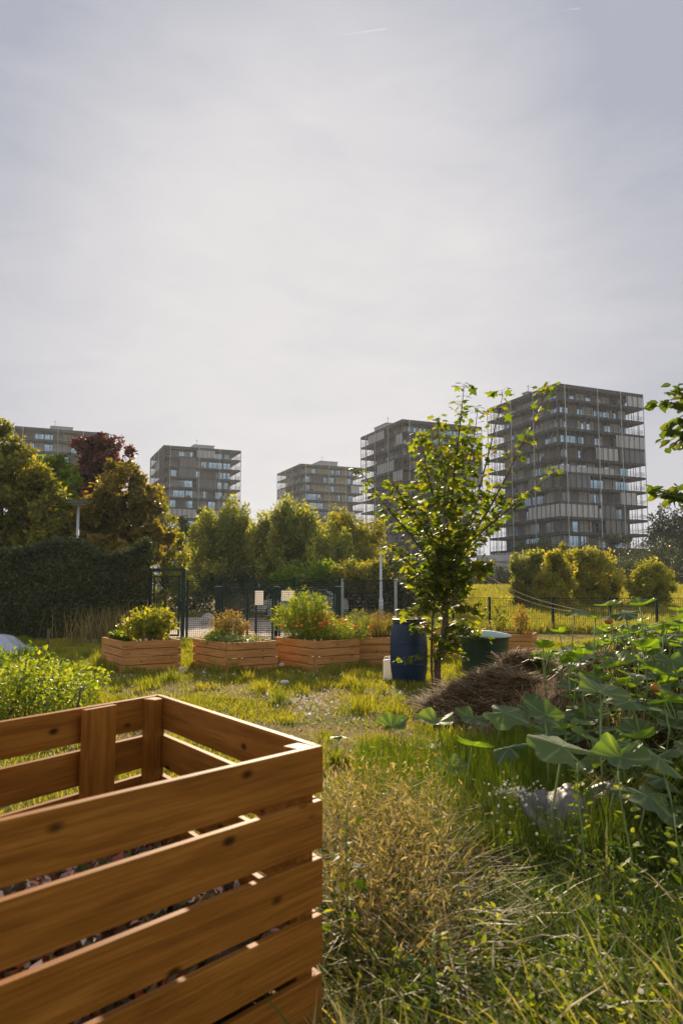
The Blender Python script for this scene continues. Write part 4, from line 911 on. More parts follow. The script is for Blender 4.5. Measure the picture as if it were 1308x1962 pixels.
def plain_post():
    t = at_y(729, 1050, 27); x = t[0]; r_ = empty('metal_post', (x, 27, 0), 'slim grey metal post half hidden behind the young maple', 'post')
    MB().tube([(x, 27, 0), (x, 27, 1.05), (x, 27, 1.1), (x, 27, t[2])], [.085, .085, .05, .045], 12).build('pole', M['galv'], r_); MB().tube([(x, 27, t[2] + .001), (x, 27, t[2] + .03)], [.052, .03], 12).build('cap', M['galv'], r_)
plain_post()
a1, a2 = at_y(900, 1082, 11), at_y(905, 1095, 11); e1, e2 = at_y(1105, 1168, 9.2), at_y(1092, 1172, 9.4)
sag = lambda a, b: [a + (b - a) * t - np.array([0, 0, .10 * math.sin(math.pi * t)]) for t in np.linspace(0, 1, 12)]
cordlike(sag(a1, e1), .0045, 'guy_cord', 'upper pale cord running from the maple down to the mound', 'cord', grp='cords tied to the maple'); cordlike(sag(a2, e2), .0045, 'guy_cord', 'lower pale cord running from the maple down to the mound', 'cord', grp='cords tied to the maple')
def car():
    x, y = gx(580, 34), 34.; root = empty('parked_car', (x, y, 0), 'silver car parked in the yard behind the wide gate', 'car')
    prof = [(-2.1, .35), (-2.12, .7), (-1.9, .88), (-1.0, .96), (-.35, 1.42), (1.0, 1.45), (1.75, 1.0), (2.05, .9), (2.1, .4)]; m = MB((x, y, 0)); n = len(prof)
    for sx in (1,):
        vs_ = [(px, -.82 * (1 if pz < 1.1 else .82), pz) for px, pz in prof] + [(px, .82 * (1 if pz < 1.1 else .82), pz) for px, pz in prof]
        m.add(vs_, [tuple(range(n)), tuple(range(2 * n - 1, n - 1, -1))] + [(i, i + n, (i + 1) % n + n, (i + 1) % n) for i in range(n)])
    m.build('body', M['carpaint'], root, bevel=.05)
    for s in (-1, 1):
        g = MB((x, y, 0)); yy = s * .70; g.add([(-.85, s * .84, 1.0), (-.3, s * .70, 1.36), (.3, s * .70, 1.37), (.3, s * .84, 1.0), (.36, s * .84, 1.0), (.36, s * .70, 1.37), (.95, s * .70, 1.37), (1.5, s * .84, 1.02)], [(0, 1, 2, 3), (4, 5, 6, 7)] if s < 0 else [(3, 2, 1, 0), (7, 6, 5, 4)]); g.build('side_window', M['carglass'], root)
        for wx in (-1.3, 1.3):
            t = MB((x, y, 0)); t.tube([(wx, s * .83, .32), (wx, s * .66, .32)], .32, 20); w = t.build('tyre', M['rubber'], root); MB((x, y, 0)).tube([(wx, s * .84, .32), (wx, s * .80, .32)], .2, 16).build('rim', M['galv'], w)
    g = MB((x, y, 0)); g.add([(-1.02, -.68, .985), (-1.02, .68, .985), (-.40, .6, 1.41), (-.40, -.6, 1.41)], [(0, 1, 2, 3)]); g.build('windscreen', M['carglass'], root)
car()
def wall():
    a, b = at_y(918, 1086, 98), at_y(1012, 1064, 98)
    tag(MB().box(a[0], b[0], 98, 99, -1, b[2] - .8).box(a[0] - .2, b[0] + .2, 97.8, 99.2, b[2] - .8, b[2]).build('retaining_wall', M['concrete']), 'grey concrete retaining wall at the foot of the nearest tower', 'wall')
wall()

# ------------------------------------------------------------------ hedge
def hedge():
    x0, x1, Y = -11.8, gx(283, GYt), 21.7; root = empty('ivy_hedge', ((x0 + x1) / 2, Y, 0), 'tall dark ivy covered hedge left of the walk gate', 'hedge')
    top = lambda x: 2.55 + .28 * (fbm(x * .9 + 5, x * 0 + 2) - .5) * 2 + .12 * np.sin(x * 2.1)
    n = 90; xs = np.linspace(x0, x1 - .12, n); zs = np.linspace(0, 1, 24); X, Zt = np.meshgrid(xs, zs, indexing='ij'); Z = Zt * (top(X) - .15); 
    parts = []
    for s in (-1, 1):
        Yg = Y + s * (.33 + .22 * (fbm(X * 1.5, Z * 1.5 + s) - .5)) * np.sqrt(np.clip(1.02 - Zt ** 6, .02, 1)); V = np.stack([X, Yg, Z], -1).reshape(-1, 3)
        i, j = np.meshgrid(np.arange(n - 1), np.arange(23), indexing='ij'); q = (i * 24 + j).ravel(); parts.append((V, np.stack([q, q + 24, q + 25, q + 1], 1), np.zeros(len(V))))
    V, Fc, r = cat(parts); npmesh('twig_core', V, Fc, M['hill'], root, smooth=True)
    m = 60000; x = x0 + (x1 - x0) * rng.random(m); t = rng.random(m); z = t * top(x); b = (fbm(x * 1.1, z * 1.1) - .5)
    y = Y - (.36 + .4 * b) * np.sqrt(np.clip(1.02 - t ** 6, .02, 1)) + rng.normal(0, .06, m); k = rng.random(m) < .25; y[k] = Y + (rng.random(k.sum()) - .5) * .8; z[k] = top(x[k]) + rng.normal(0, .07, k.sum())
    k = rng.random(m) < .04; x[k] = x1 + rng.normal(0, .06, k.sum()); y[k] = Y + (rng.random(k.sum()) - .5) * .6
    P = np.stack([x, y, np.maximum(z, .02)], 1); D = rdir(m, -.5); N = unit(rdir(m) + np.array([0, -1.2, .6]))
    V, Fc, r = leaves(P, .05 + .05 * rng.random(m), D, N, T_QUAD, np.clip(rng.random(m) ** 1.3 + .3 * b, 0, 1)); npmesh('foliage', V, Fc, L['ivy'], root, r)
hedge()

# ------------------------------------------------------------------ trees
def tree(name, label, cat_, Y, blobs, lm, n, ls, ncl=None, T=T_QUAD, spire=0., tr=.1, group=None, cr=.30, up=.2, bark='bark', z0=None):
    """blobs: (u, v, ru, rv) ellipses of the crown in photo pixels at depth Y"""
    cs = [(at_y(u, v, Y), ru * Y / F, rv * Y / F) for u, v, ru, rv in blobs]
    cmean = np.array([c[1] for c in cs]).mean()
    for c, a, b in list(cs):
        for _ in range(3):
            t = random.uniform(-.5, 3.6); cs.append((c + np.array([a * math.cos(t) * .9, random.uniform(-.4, .4) * a, b * math.sin(t) * .95]), a * random.uniform(.18, .34), b * random.uniform(.18, .34)))
    vol = np.array([a * a * b for _, a, b in cs]); vol = vol ** .75 / (vol ** .75).sum()
    bx = float(np.average([c[0][0] for c in cs], weights=vol)); zb = float(ground_h(bx, Y)) if z0 is None else z0
    root = empty(name, (bx, Y, zb), label, cat_, group)
    n = int(n * 1.15); ncl = int(ncl * 1.2) if ncl else max(40, n // 90); k = rng.choice(len(cs), ncl, p=vol)
    ctr = np.array([c[0] for c in cs])[k]; ra = np.array([c[1] for c in cs])[k]; rb = np.array([c[2] for c in cs])[k]
    d = rdir(ncl); q = rng.random(ncl) ** (1 / 2.6)
    Cc = ctr + d * np.stack([ra, ra * .9, rb], 1) * q[:, None]
    Cc[:, 2] = np.maximum(Cc[:, 2], zb + .25)
    wt = rng.random(ncl) ** .7; j = rng.choice(ncl, n, p=wt / wt.sum()); crad = cr * .92 * cmean * (.55 + .85 * rng.random(ncl))
    off = rdir(n) * (crad[j] * (.35 + .75 * rng.random(n) ** .6))[:, None]
    if spire: 
        s = np.minimum(np.abs(rng.normal(size=n)), 1.6) * .5 * spire * crad[j]; off[:, 2] += s * 1.6; off[:, :2] *= np.exp(-s / (spire * crad[j]) * .5)[:, None]
    P = Cc[j] + off; P[:, 2] = np.maximum(P[:, 2], zb + .05)
    r = np.clip(.45 * rng.random(ncl)[j] + .55 * rng.random(n), 0, 1)
    V, Fc, rr = leaves(P, ls * (.55 + .8 * rng.random(n)), unit(rdir(n, up)), rdir(n, .5), T, r); npmesh('crown', V, Fc, lm, root, rr)
    m = MB(); hub = np.average([c[0] for c in cs], axis=0, weights=vol); base = np.array([bx, Y, zb - .05]); fork = base + (hub - base) * .55
    m.tube([base, (base + fork) / 2 + np.array([.05 * tr * 10, 0, 0]), fork, hub], [tr, tr * .85, tr * .7, tr * .35], 8)
    for i in range(0, ncl, max(1, ncl // 26)):
        e = Cc[i]; mid = fork + (e - fork) * .5 + np.array([0, 0, .12 * np.linalg.norm(e - fork)]); m.tube([fork, mid, e], [tr * .4, tr * .25, tr * .1], 5)
    m.build('trunk', M[bark], root); return root
GT = 'trees behind the hedge and fences'
tree('golden_tree', 'tall yellow green tree at the left edge above the hedge', 'tree', 27, [(15, 940, 75, 85), (70, 985, 62, 62), (5, 870, 40, 50), (95, 1035, 55, 40), (0, 1030, 80, 50), (14, 825, 9, 25)], L['gold'], 19200, 0.168, 150, group=GT, cr=.30)
tree('green_tree', 'fresh green tree between the golden tree and the purple maple', 'tree', 33, [(112, 905, 40, 34), (110, 950, 48, 60), (85, 985, 40, 50)], L['green'], 9000, 0.179, 90, group=GT, cr=.32)
tree('purple_maple', 'dark purple leaved maple crowning the left tree group', 'tree', 36, [(190, 872, 42, 38), (232, 893, 30, 36), (160, 860, 16, 18), (200, 925, 62, 45)], L['purple'], 9000, 0.202, 80, group=GT, cr=.32)
tree('amber_tree', 'broad amber brown tree behind the street lamp', 'tree', 28, [(228, 955, 66, 66), (210, 1015, 78, 58), (282, 965, 28, 52), (262, 1042, 56, 44), (165, 1005, 38, 55), (285, 1040, 26, 40)], L['amber'], 20400, 0.168, 170, group=GT, cr=.30)
tree('lime_tree', 'bright lime green tree glowing behind the walk gate', 'tree', 34, [(312, 1035, 34, 58), (302, 965, 18, 32), (338, 1065, 26, 36), (325, 1120, 45, 40), (300, 1150, 30, 35)], L['lime'], 9000, 0.123, 160, group=GT, cr=.25)
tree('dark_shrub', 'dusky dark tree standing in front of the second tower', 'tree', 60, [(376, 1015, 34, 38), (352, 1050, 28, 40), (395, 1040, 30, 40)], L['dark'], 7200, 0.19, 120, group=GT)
tree('willow_shrub', 'dense grey green willow left of the middle of the picture', 'tree', 42, [(432, 1045, 62, 52), (402, 1068, 48, 50), (468, 1028, 42, 42), (440, 1018, 32, 32), (415, 1030, 30, 30), (470, 1070, 40, 45), (430, 1100, 80, 40), (400, 1130, 60, 30)], L['willow'], 22800, 0.224, 210, T_WIL, 1.3, group=GT, up=.6)
tree('willow_shrub', 'large feathery willow in front of the smallest tower', 'tree', 40, [(562, 1030, 50, 48), (532, 1058, 44, 54), (604, 1050, 55, 46), (585, 1012, 26, 30), (510, 1050, 26, 40), (515, 1080, 34, 40), (575, 1090, 90, 40), (545, 998, 14, 24), (560, 1130, 90, 30)], L['willow'], 27600, 0.224, 240, T_WIL, 1.5, group=GT, up=.6)
tree('willow_shrub', 'yellow tinged willow partly hidden by the young maple', 'tree', 44, [(668, 1048, 44, 40), (640, 1030, 36, 36), (700, 1062, 36, 46), (680, 1095, 70, 40), (630, 1075, 30, 40), (690, 1130, 70, 30)], L['olive'], 20400, 0.224, 180, T_WIL, 1.3, group=GT, up=.6)
tree('low_shrub', 'low rounded green shrub just behind the mesh fence', 'shrub', 34, [(612, 1100, 44, 20), (560, 1106, 40, 18), (590, 1115, 60, 20)], L['green'], 7200, 0.112, 120, group=GT)
tree('low_shrub', 'pale flowering shrub behind the galvanised fence post', 'shrub', 33, [(682, 1100, 44, 24), (720, 1110, 34, 26)], L['gold'], 6000, 0.112, 110, group=GT)
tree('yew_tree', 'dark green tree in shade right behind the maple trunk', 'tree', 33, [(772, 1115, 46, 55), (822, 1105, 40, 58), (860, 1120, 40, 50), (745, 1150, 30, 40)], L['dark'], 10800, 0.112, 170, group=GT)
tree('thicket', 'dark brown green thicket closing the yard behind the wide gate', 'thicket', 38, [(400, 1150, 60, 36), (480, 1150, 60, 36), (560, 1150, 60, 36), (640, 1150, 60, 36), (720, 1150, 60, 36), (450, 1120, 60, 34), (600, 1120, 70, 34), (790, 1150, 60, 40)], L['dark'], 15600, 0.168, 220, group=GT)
tree('olive_shrub', 'leftmost and duskiest olive bush on the meadow', 'shrub', 38, [(1012, 1108, 32, 38), (1000, 1085, 22, 18), (1030, 1085, 24, 22), (1010, 1145, 34, 24)], L['willow'], 10800, 0.19, 110, T_WIL, .8, group=GT)
tree('olive_shrub', 'slender yellow green bush between the two broad meadow bushes', 'shrub', 36, [(1060, 1125, 36, 46), (1056, 1085, 16, 26), (1075, 1100, 26, 40), (1062, 1165, 36, 20)], L['olive'], 10800, 0.19, 110, T_WIL, 1.0, group=GT)
tree('olive_shrub', 'broad golden olive bush below the nearest tower', 'shrub', 39, [(1122, 1108, 60, 40), (1122, 1080, 40, 22), (1085, 1100, 30, 26), (1155, 1135, 30, 34), (1090, 1130, 36, 40), (1115, 1155, 60, 26)], L['olive'], 20400, 0.19, 170, T_WIL, .6, group=GT)
tree('round_shrub', 'small rounded golden bush alone at the right of the meadow', 'shrub', 37, [(1245, 1125, 44, 34), (1240, 1105, 28, 20), (1245, 1150, 36, 18)], L['lime'], 10200, 0.168, 110, T_WIL, .6, group=GT)
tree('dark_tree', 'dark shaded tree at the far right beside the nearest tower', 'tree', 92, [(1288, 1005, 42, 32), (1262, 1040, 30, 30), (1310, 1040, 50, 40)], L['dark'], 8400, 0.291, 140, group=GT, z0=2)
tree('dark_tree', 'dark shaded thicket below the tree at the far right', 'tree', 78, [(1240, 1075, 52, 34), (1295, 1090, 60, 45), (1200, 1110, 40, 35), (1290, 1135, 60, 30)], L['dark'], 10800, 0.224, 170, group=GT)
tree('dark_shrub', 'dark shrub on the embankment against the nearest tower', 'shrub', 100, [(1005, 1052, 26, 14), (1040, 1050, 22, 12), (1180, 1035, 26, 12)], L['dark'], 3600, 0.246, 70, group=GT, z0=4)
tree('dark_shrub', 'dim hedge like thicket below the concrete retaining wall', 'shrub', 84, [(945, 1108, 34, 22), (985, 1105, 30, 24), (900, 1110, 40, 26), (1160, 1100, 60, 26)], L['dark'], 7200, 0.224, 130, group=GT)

def maple():
    Y0 = 10.9; bx = gx(836, Y0); root = empty('young_maple', (bx, Y0, 0), 'young maple tree with big backlit leaves beside the blue barrel', 'tree')
    tr = MB(); LP, LD, LS, LR = [], [], [], []
    rr = random.Random(5)
    def px(pts, dy): 
        return [at_y(u, v, Y0 + dy * i / max(1, len(pts) - 1)) for i, (u, v) in enumerate(pts)]
    def spline(P, n):
        P = [np.array(p) for p in P]; out = []
        for t in np.linspace(0, len(P) - 1, n):
            i = min(int(t), len(P) - 2); f = t - i; p0, p1, p2, p3 = P[max(i - 1, 0)], P[i], P[i + 1], P[min(i + 2, len(P) - 1)]
            out.append(.5 * (2 * p1 + (p2 - p0) * f + (2 * p0 - 5 * p1 + 4 * p2 - p3) * f * f + (3 * p1 - p0 - 3 * p2 + p3) * f ** 3))
        return out
    def leafpair(p, axis, size, k):
        a0 = k * 1.57 + rr.gauss(0, .5)
        for s in (0, math.pi):
            a = a0 + s + rr.gauss(0, .3); side = np.array([math.cos(a), math.sin(a), rr.gauss(.15, .25)]); pet = size * rr.uniform(.5, 1.0)
            q = p + side * pet; LP.append(q); d = side + np.array([0, 0, rr.gauss(-.45, .35)]); LD.append(d); LS.append(size * rr.uniform(.7, 1.15)); LR.append(rr.random())
            tr.tube([p, q], [.0022, .0016], 3, cap=False)
    def twig(p, d, ln, size):
        n = max(3, int(ln / .055)); pts = [p]; v = np.array(d)
        for i in range(n): v = unit(v + np.array([rr.gauss(0, .10), rr.gauss(0, .10), .05])); pts.append(pts[-1] + v * ln / n)
        tr.tube(pts, list(np.linspace(.007, .002, len(pts))), 4)
        for i in range(1, len(pts)): leafpair(pts[i], v, size * (1.05 - .35 * i / n), i + rr.randint(0, 1))
    def branch(pts, dy, r0, dens, size, start=.25, tl=.36, nseg=16):
        P = spline(px(pts, dy), nseg); tr.tube(P, list(np.linspace(r0, .004, nseg)), 6)
        for i in range(int(start * nseg), nseg):
            f = i / nseg; ax = unit(P[min(i + 1, nseg - 1)] - P[i - 1])
            leafpair(P[i], ax, size * (1.1 - .45 * f), i)
            for _ in range(dens + (r0 > .028)):
                if rr.random() < .85 * (1 - .55 * f):
                    a = rr.random() * 6.28; side = np.array([math.cos(a), math.sin(a), rr.uniform(-.1, .7)]); twig(P[i], unit(side + .7 * ax), tl * rr.uniform(.4, 1.0) * (1.1 - .75 * f), size)
    tr.tube(spline([(bx, Y0, -.05)] + [at_y(u, v, Y0) for u, v in ((838, 1265), (852, 1200), (852, 1130), (856, 1060))], 14), list(np.linspace(.055, .036, 14)), 9)
    tr.tube(spline([(gx(826, Y0 - .1), Y0 - .1, 0)] + [at_y(u, v, Y0 - .1) for u, v in ((826, 1260), (829, 1180), (838, 1110))], 10), list(np.linspace(.02, .013, 10)), 7)
    s = .138
    B = [([(854, 1100), (862, 1000), (870, 900), (880, 820), (888, 744)], 0, .032, 2, s, .1), ([(854, 1120), (905, 980), (935, 870), (962, 760)], -.3, .022, 1, s, .2),
         ([(856, 1090), (930, 985), (985, 880), (1045, 750)], .35, .024, 2, s, .25), ([(858, 1070), (945, 1000), (1005, 950), (1062, 908)], .5, .018, 1, s, .3),
         ([(850, 1115), (790, 1030), (735, 965), (690, 903)], .2, .022, 1, s, .35), ([(850, 1085), (805, 1000), (770, 955), (750, 918)], -.4, .018, 2, s, .25),
         ([(852, 1060), (830, 960), (815, 890), (806, 838)], .4, .018, 2, s, .25), ([(860, 1010), (900, 880), (915, 782)], .2, .014, 2, s, .15), ([(866, 960), (845, 880), (838, 800)], -.2, .012, 1, s, .3),
         ([(850, 1150), (800, 1095), (752, 1050)], -.5, .016, 1, s, .25), ([(852, 1150), (895, 1110), (935, 1080)], -.4, .016, 2, s, .2), ([(848, 1170), (815, 1130), (785, 1090)], .5, .014, 2, s, .2),
         ([(852, 1130), (870, 1060), (900, 1010), (925, 950)], -.8, .016, 2, s, .15), ([(850, 1120), (835, 1060), (820, 1000), (800, 930)], -.8, .016, 2, s, .15), ([(852, 1110), (860, 1040), (850, 960), (860, 880)], -.7, .016, 2, s, .15),
         ([(852, 1160), (880, 1130), (905, 1125)], .6, .013, 1, s, .2), ([(850, 1140), (828, 1120), (800, 1125)], -.6, .012, 2, s, .2), ([(852, 1120), (900, 1050), (945, 1005)], .8, .016, 2, s, .2), ([(852, 1120), (810, 1050), (770, 1000)], .8, .016, 2, s, .2),
         ([(850, 1175), (815, 1165), (790, 1180)], -.3, .010, 1, s, .3), ([(852, 1180), (885, 1165), (905, 1175)], -.2, .010, 1, s, .3), ([(848, 1190), (820, 1195), (798, 1215)], .3, .009, 1, s, .3), ([(846, 1205), (872, 1200), (892, 1205)], .2, .009, 1, s, .3), ([(838, 1240), (850, 1225), (868, 1232)], -.2, .008, 1, s, .3), ([(842, 1235), (880, 1215), (930, 1225)], -.3, .010, 1, s * .8, .3), ([(838, 1250), (860, 1240), (890, 1262)], .3, .008, 0, s * .8, .4), ([(830, 1255), (800, 1262), (775, 1270)], -.35, .007, 1, s * .6, .4), ([(828, 1290), (845, 1255), (870, 1245)], -.2, .006, 1, s * .7, .3)]
    for b in B: branch(*b)
    tr.build('trunk', M['bark'], root)
    P = np.array(LP); D = np.array(LD); n = len(P); N = rdir(n, 1.3)
    V, Fc, r = leaves(P, np.array(LS), D, N, T_MAP, np.array(LR) ** 1.2); npmesh('crown', V, Fc, L['maple'], root, r)
    print('maple leaves', n)
maple()
def edge_tree():
    bx, by = 5.6, 7.6; root = empty('plum_tree', (bx, by, float(H(bx, by))), 'dark leaved tree reaching in from beyond the right edge', 'tree'); tr = MB(); P, D, S = [], [], []; rr = random.Random(9)
    tr.tube([(bx, by, 0), (bx + .05, by, 1.5), (bx, by - .1, 3.0), (bx - .1, by - .1, 4.6)], [.11, .09, .07, .03], 8)
    tips = [((bx, by - .1, 3.0), [(1340, 800), (1300, 775), (1262, 768)]), ((bx, by - .1, 3.0), [(1340, 800), (1300, 805), (1272, 835)]), ((bx, by - .1, 3.2), [(1350, 770), (1310, 755), (1282, 748)]), ((bx, by - .1, 2.8), [(1345, 830), (1306, 838), (1290, 850)]),
            ((bx, by, 2.2), [(1350, 955), (1300, 948), (1248, 938)]), ((bx, by, 2.2), [(1350, 965), (1310, 955), (1268, 950)]), ((bx, by, 2.2), [(1350, 940), (1305, 935), (1262, 945)]), ((bx, by - .1, 3.2), [(1360, 720), (1340, 740), (1320, 750)])]
    for p0, uv in tips:
        pts = [np.array(p0)] + [at_y(u, v, 6.9) for u, v in uv]; Q = [pts[0]] + [pts[i] * (1 - t) + pts[i + 1] * t for i in range(3) for t in (.25, .5, .75, 1.)]; tr.tube(Q, list(np.linspace(.03, .003, len(Q))), 5)
        for i in range(1, len(Q)):
            for _ in range(4 if i < len(Q) - 2 else 3):
                a = rr.random() * 6.28; P.append(Q[i] + np.array([rr.gauss(0, .03), rr.gauss(0, .05), rr.gauss(0, .03)])); D.append(unit(np.array([math.cos(a) - .5, math.sin(a), rr.gauss(-.1, .45)]))); S.append(rr.uniform(.07, .15))
    n = len(P); m = 5000; hub = np.array([bx + .2, by, 4.0]); 
    P2 = hub + rng.normal(size=(m, 3)) * np.array([.55, .7, .75]); k = (P2[:, 0] / P2[:, 1] > .50); P2 = P2[k]; m = len(P2)
    P = np.concatenate([np.array(P), P2]); D = np.concatenate([np.array(D), rdir(m)]); S = np.concatenate([np.array(S), .08 + .06 * rng.random(m)])
    V, Fc, r = leaves(P, S, D, rdir(len(P), .8), T_OV, rng.random(len(P))); npmesh('crown', V, Fc, L['edge'], root, r); tr.build('trunk', M['twig'], root)
edge_tree()

# ------------------------------------------------------------------ tower blocks
AX = np.array([20.9, 9.0, 0]); AX /= np.linalg.norm(AX); AY = np.array([-AX[1], AX[0], 0])
W_, D_, TH, NS, INS = 22.8, 24.0, 42.2, 14, 2.5
def tower(u, v, label, seed, screens=None, pent=(.4, .65, .35, .6, 2.3), warm=False):
    rr = random.Random(seed); o = at_z(u, v, TH); o[2] = 0
    root = empty('apartment_tower', o, label, 'tower block', 'tower blocks on the skyline')
    mb = lambda: MB(o, AX, AY)
    for k in range(NS):
        z = TH - 3.0 * (k + 1); mb().box(0, W_, 0, D_, z - .30, z + .22).build('floor_slab', M['slab'], root)
    mb().box(-.05, W_ + .05, -.05, D_ + .05, TH - .62, TH - .2).box(-.08, W_ + .08, -.08, .12, TH - .197, TH + .12).box(-.08, .12, .121, D_ + .08, TH - .197, TH + .12).box(W_ - .12, W_ + .08, .121, D_ + .08, TH - .197, TH + .12).build('roof', M['slab'], root)
    core = mb()
    core.box(INS, W_ - INS, INS, D_ - INS, 0, TH - .63).build('core_wall', M['core'], root)
    a0, a1, b0, b1, h = pent; pm = mb(); pm.box(a0 * W_, a1 * W_, b0 * D_, b1 * D_, TH - .195, TH + h).box(a0 * W_ - .15, a1 * W_ + .15, b0 * D_ - .15, b1 * D_ + .15, TH + h + .003, TH + h + .2); pm.build('roof_house', M['concrete'], root)
    m = mb(); m.bar((a0 * W_ + 1, b0 * D_ + 1, TH + h), (a0 * W_ + 1, b0 * D_ + 1, TH + h + 2), .07); m.bar((a0 * W_ + .5, b0 * D_ + 1, TH + h + 1.6), (a0 * W_ + 1.5, b0 * D_ + 1, TH + h + 1.6), .05); m.build('antenna', M['rod'], root)
    # facade of the two sides one sees: local s runs along the side
    def put(m, face, s0, s1, d0, d1, z0, z1, mi=0):
        if face == 0: m.box(s0, s1, d0, d1, z0, z1, mi)
        else: m.box(d0, d1, s0, s1, z0, z1, mi)
    for face, LEN in ((0, W_), (1, D_)):
        panels = mb(); c0, c1 = INS, LEN - INS; nb = 8; bw = (c1 - c0) / nb
        for k in range(NS):
            zb, zt = TH - 3 * (k + 1) + .225, TH - 3 * k - .31 - (.46 if k == 0 else 0)
            wins = []
            base = rr.choice(([0, 2, 5], [1, 3, 6], [0, 3, 6], [2, 4, 7])) if face else rr.choice(([0, 2, 4, 6], [1, 3, 5, 7], [0, 2, 5, 7], [0, 3, 4, 7]))
            shift = rr.choice((0, 0, 1)); 
            for b in base:
                b = min(nb - 1, b + (shift if rr.random() < .5 else 0)); 
                if b not in wins: wins.append(b)
            for b in range(nb):
                s0, s1 = c0 + b * bw, c0 + (b + 1) * bw
                if b in wins:
                    wd = rr.choice((1., 1.0, 1.9, .75)) if b + 1 not in wins else 1.; sw0, sw1 = s0 + .05, min(c1, s0 + bw * wd) - .05; w = mb(); dd = INS - .12
                    put(w, face, sw0, sw1, dd, INS + .02, zb, zt, 0); n = 3 if wd < 1.5 else 5
                    for q in range(n):
                        g0 = sw0 + .07 + (sw1 - sw0 - .07) * q / n; g1 = sw0 + (sw1 - sw0 - .07) * (q + 1) / n; put(w, face, g0, g1, dd - .02, dd - .003, zb + .12, zt - .1, rr.choice((1, 1, 1, 1, 2, 3)))
                    w.build('window', [M['frame'], M['glass'], M['curtain'], M['darkglass']], root)
                else:
                    mi = rr.choice((0, 0, 1, 1, 2) if not warm else (0, 0, 0, 1, 0)); put(panels, face, s0 + .03, s1 - .03, INS - .05, INS - .002, zb, zt, mi)
        panels.build('cladding', [M['yellow' if warm else 'cream'], M['core'], M['brown']], root)
        rods = mb(); n = int(LEN / 1.35)
        for k in range(n + 1):
            s = LEN * k / n; (rods.bar((s, -.12, .5), (s, -.12, TH + .1), .085) if face == 0 else rods.bar((-.12, s, .5), (-.12, s, TH + .1), .085))
        rods.build('steel_poles', M['rod'], root)
        rl = mb()
        for s in ((.08, .45, .72) if face == 0 else (.3, .62, .85)):
            s *= LEN; (rl.bar((s, -.3, .5), (s, -.3, TH), .11) if face == 0 else rl.bar((-.3, s, .5), (-.3, s, TH), .11))
        rl.build('light_rods', M['rodlight'], root)
    for side in (2, 3):   # poles on the two rear sides, seen through the open corners
        rods = mb(); n = 14
        for k in range(n):
            s = k / n; (rods.bar((W_ + .12, D_ * s, .5), (W_ + .12, D_ * s, TH), .085) if side == 2 else rods.bar((W_ * s, D_ + .12, .5), (W_ * s, D_ + .12, TH), .085))
        rods.build('steel_poles', M['rod'], root)
    for k in range(NS):
        z = TH - 3 * (k + 1) + .22; m = mb()
        for zz in (1.0, .7, .4): m.bar((.05, .08, z + zz), (W_ - .05, .08, z + zz), .05); m.bar((.08, .1, z + zz), (.08, D_ - .05, z + zz), .05); m.bar((W_ - .08, .1, z + zz), (W_ - .08, D_ - .05, z + zz), .05)
        m.build('railing', M['rod'], root)
    for _ in range(16):
        k = rr.randint(0, NS - 1); z = TH - 3 * (k + 1) + .225; f = rr.randint(0, 1); s = rr.uniform(.06, .9) * (W_, D_)[f]; w_, h_ = rr.uniform(.5, 1.2), rr.uniform(.5, 1.2); d0 = rr.uniform(.5, 1.2); fm = mb()
        put(fm, f, s, s + w_, d0, d0 + .5, z, z + h_ * .5); put(fm, f, s, s + w_, d0 + .35, d0 + .5, z + h_ * .5 + .002, z + h_); fm.build('balcony_bench', M[rr.choice(('rod', 'brown', 'cream'))], root)
    if screens is None:
        screens = []
        for _ in range(11):
            f = rr.randint(0, 1); k = rr.randint(0, NS - 1); s = rr.choice((0, .2, .42, .65, .8)); screens.append((f, k, s, min(1, s + rr.choice((.15, .22, .4))), rr.random() < .65, 1.0))
    for f, k, s0, s1, light, hf in screens:
        LEN = (W_, D_)[f]; m = mb(); z0, z1 = TH - 3 * (k + 1) + .23, TH - 3 * k - .31; z1 = z0 + (z1 - z0) * hf; n = max(1, round((s1 - s0) * LEN / 1.35))
        for q in range(n):
            a, b = s0 * LEN + (s1 - s0) * LEN * q / n + .05, s0 * LEN + (s1 - s0) * LEN * (q + 1) / n - .05; put(m, f, a, b, .0, .05, z0, z1)
        m.build('screen', M['screen' if light else 'screendk'], root)
    return root
tower(1065, 735, 'largest and nearest tower block at the right, behind the meadow', 1,
      [(0, 0, .80, 1, 1, 1), (0, 3, .66, 1, 1, 1), (0, 4, .42, .68, 1, 1), (0, 4, .70, 1, 0, 1), (0, 5, 0, .64, 1, .5), (1, 5, 0, .18, 1, .5), (0, 7, .68, .88, 1, 1), (0, 8, 0, .42, 1, 1), (1, 8, 0, .42, 1, 1), (0, 8, .46, .62, 0, 1), (1, 11, .5, 1, 1, 1), (1, 6, .1, .4, 0, 1), (0, 6, .1, .35, 0, 1), (0, 9, .5, .75, 0, 1), (1, 3, .55, .7, 0, 1)], (.05, .12, .45, .52, 1.0))
tower(770.5, 804, 'tower block behind the crown of the young maple', 2, None, (.10, .40, .55, .85, 2.0))
tower(575.5, 889, 'smallest, most distant cream tower block above the willows', 3, None, (.42, .70, .25, .55, 2.5), True)
tower(314.5, 853.5, 'tower block standing alone between the amber tree and the willows', 4, [(0, 0, .42, .66, 1, 1), (0, 6, 0, .42, 1, 1), (0, 6, .62, .85, 1, 1), (1, 6, 0, .2, 1, 1), (0, 8, .1, .3, 1, 1), (0, 1, .2, .4, 0, 1), (0, 2, .2, .42, 0, 1), (0, 3, .42, .7, 0, 1), (1, 1, .3, .6, 1, 1)], (.45, .72, .3, .55, 2.2))
tower(30, 817, 'tower block rising behind the purple maple at the left', 5, None, (.38, .62, .3, .55, 2.2))

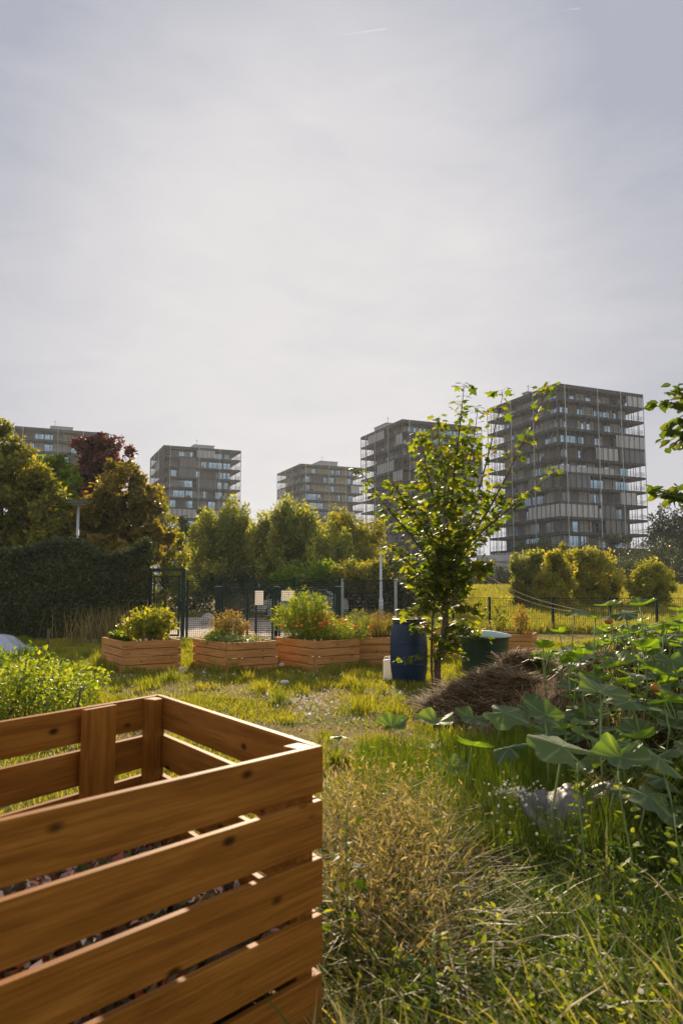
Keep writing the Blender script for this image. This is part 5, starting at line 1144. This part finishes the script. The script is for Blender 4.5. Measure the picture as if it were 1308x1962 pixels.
# ------------------------------------------------------------------ air
HAZE = 0.00027
if HAZE:
    m = MB().box(-430, 430, -70, 590, -2, 62); m_, nt, b = mat_new('haze_air'); nt.nodes.remove(b)
    pv = nt.nodes.new('ShaderNodeVolumePrincipled'); pv.inputs['Color'].default_value = (.86, .93, 1, 1); pv.inputs['Density'].default_value = HAZE; pv.inputs['Anisotropy'].default_value = .2
    nt.links.new(pv.outputs[0], nt.nodes['Material Output'].inputs['Volume'])
    tag(m.build('haze', m_), 'thin pale haze in the air over the garden and towers', 'haze', kind='stuff')
print('objects', len(bpy.data.objects))
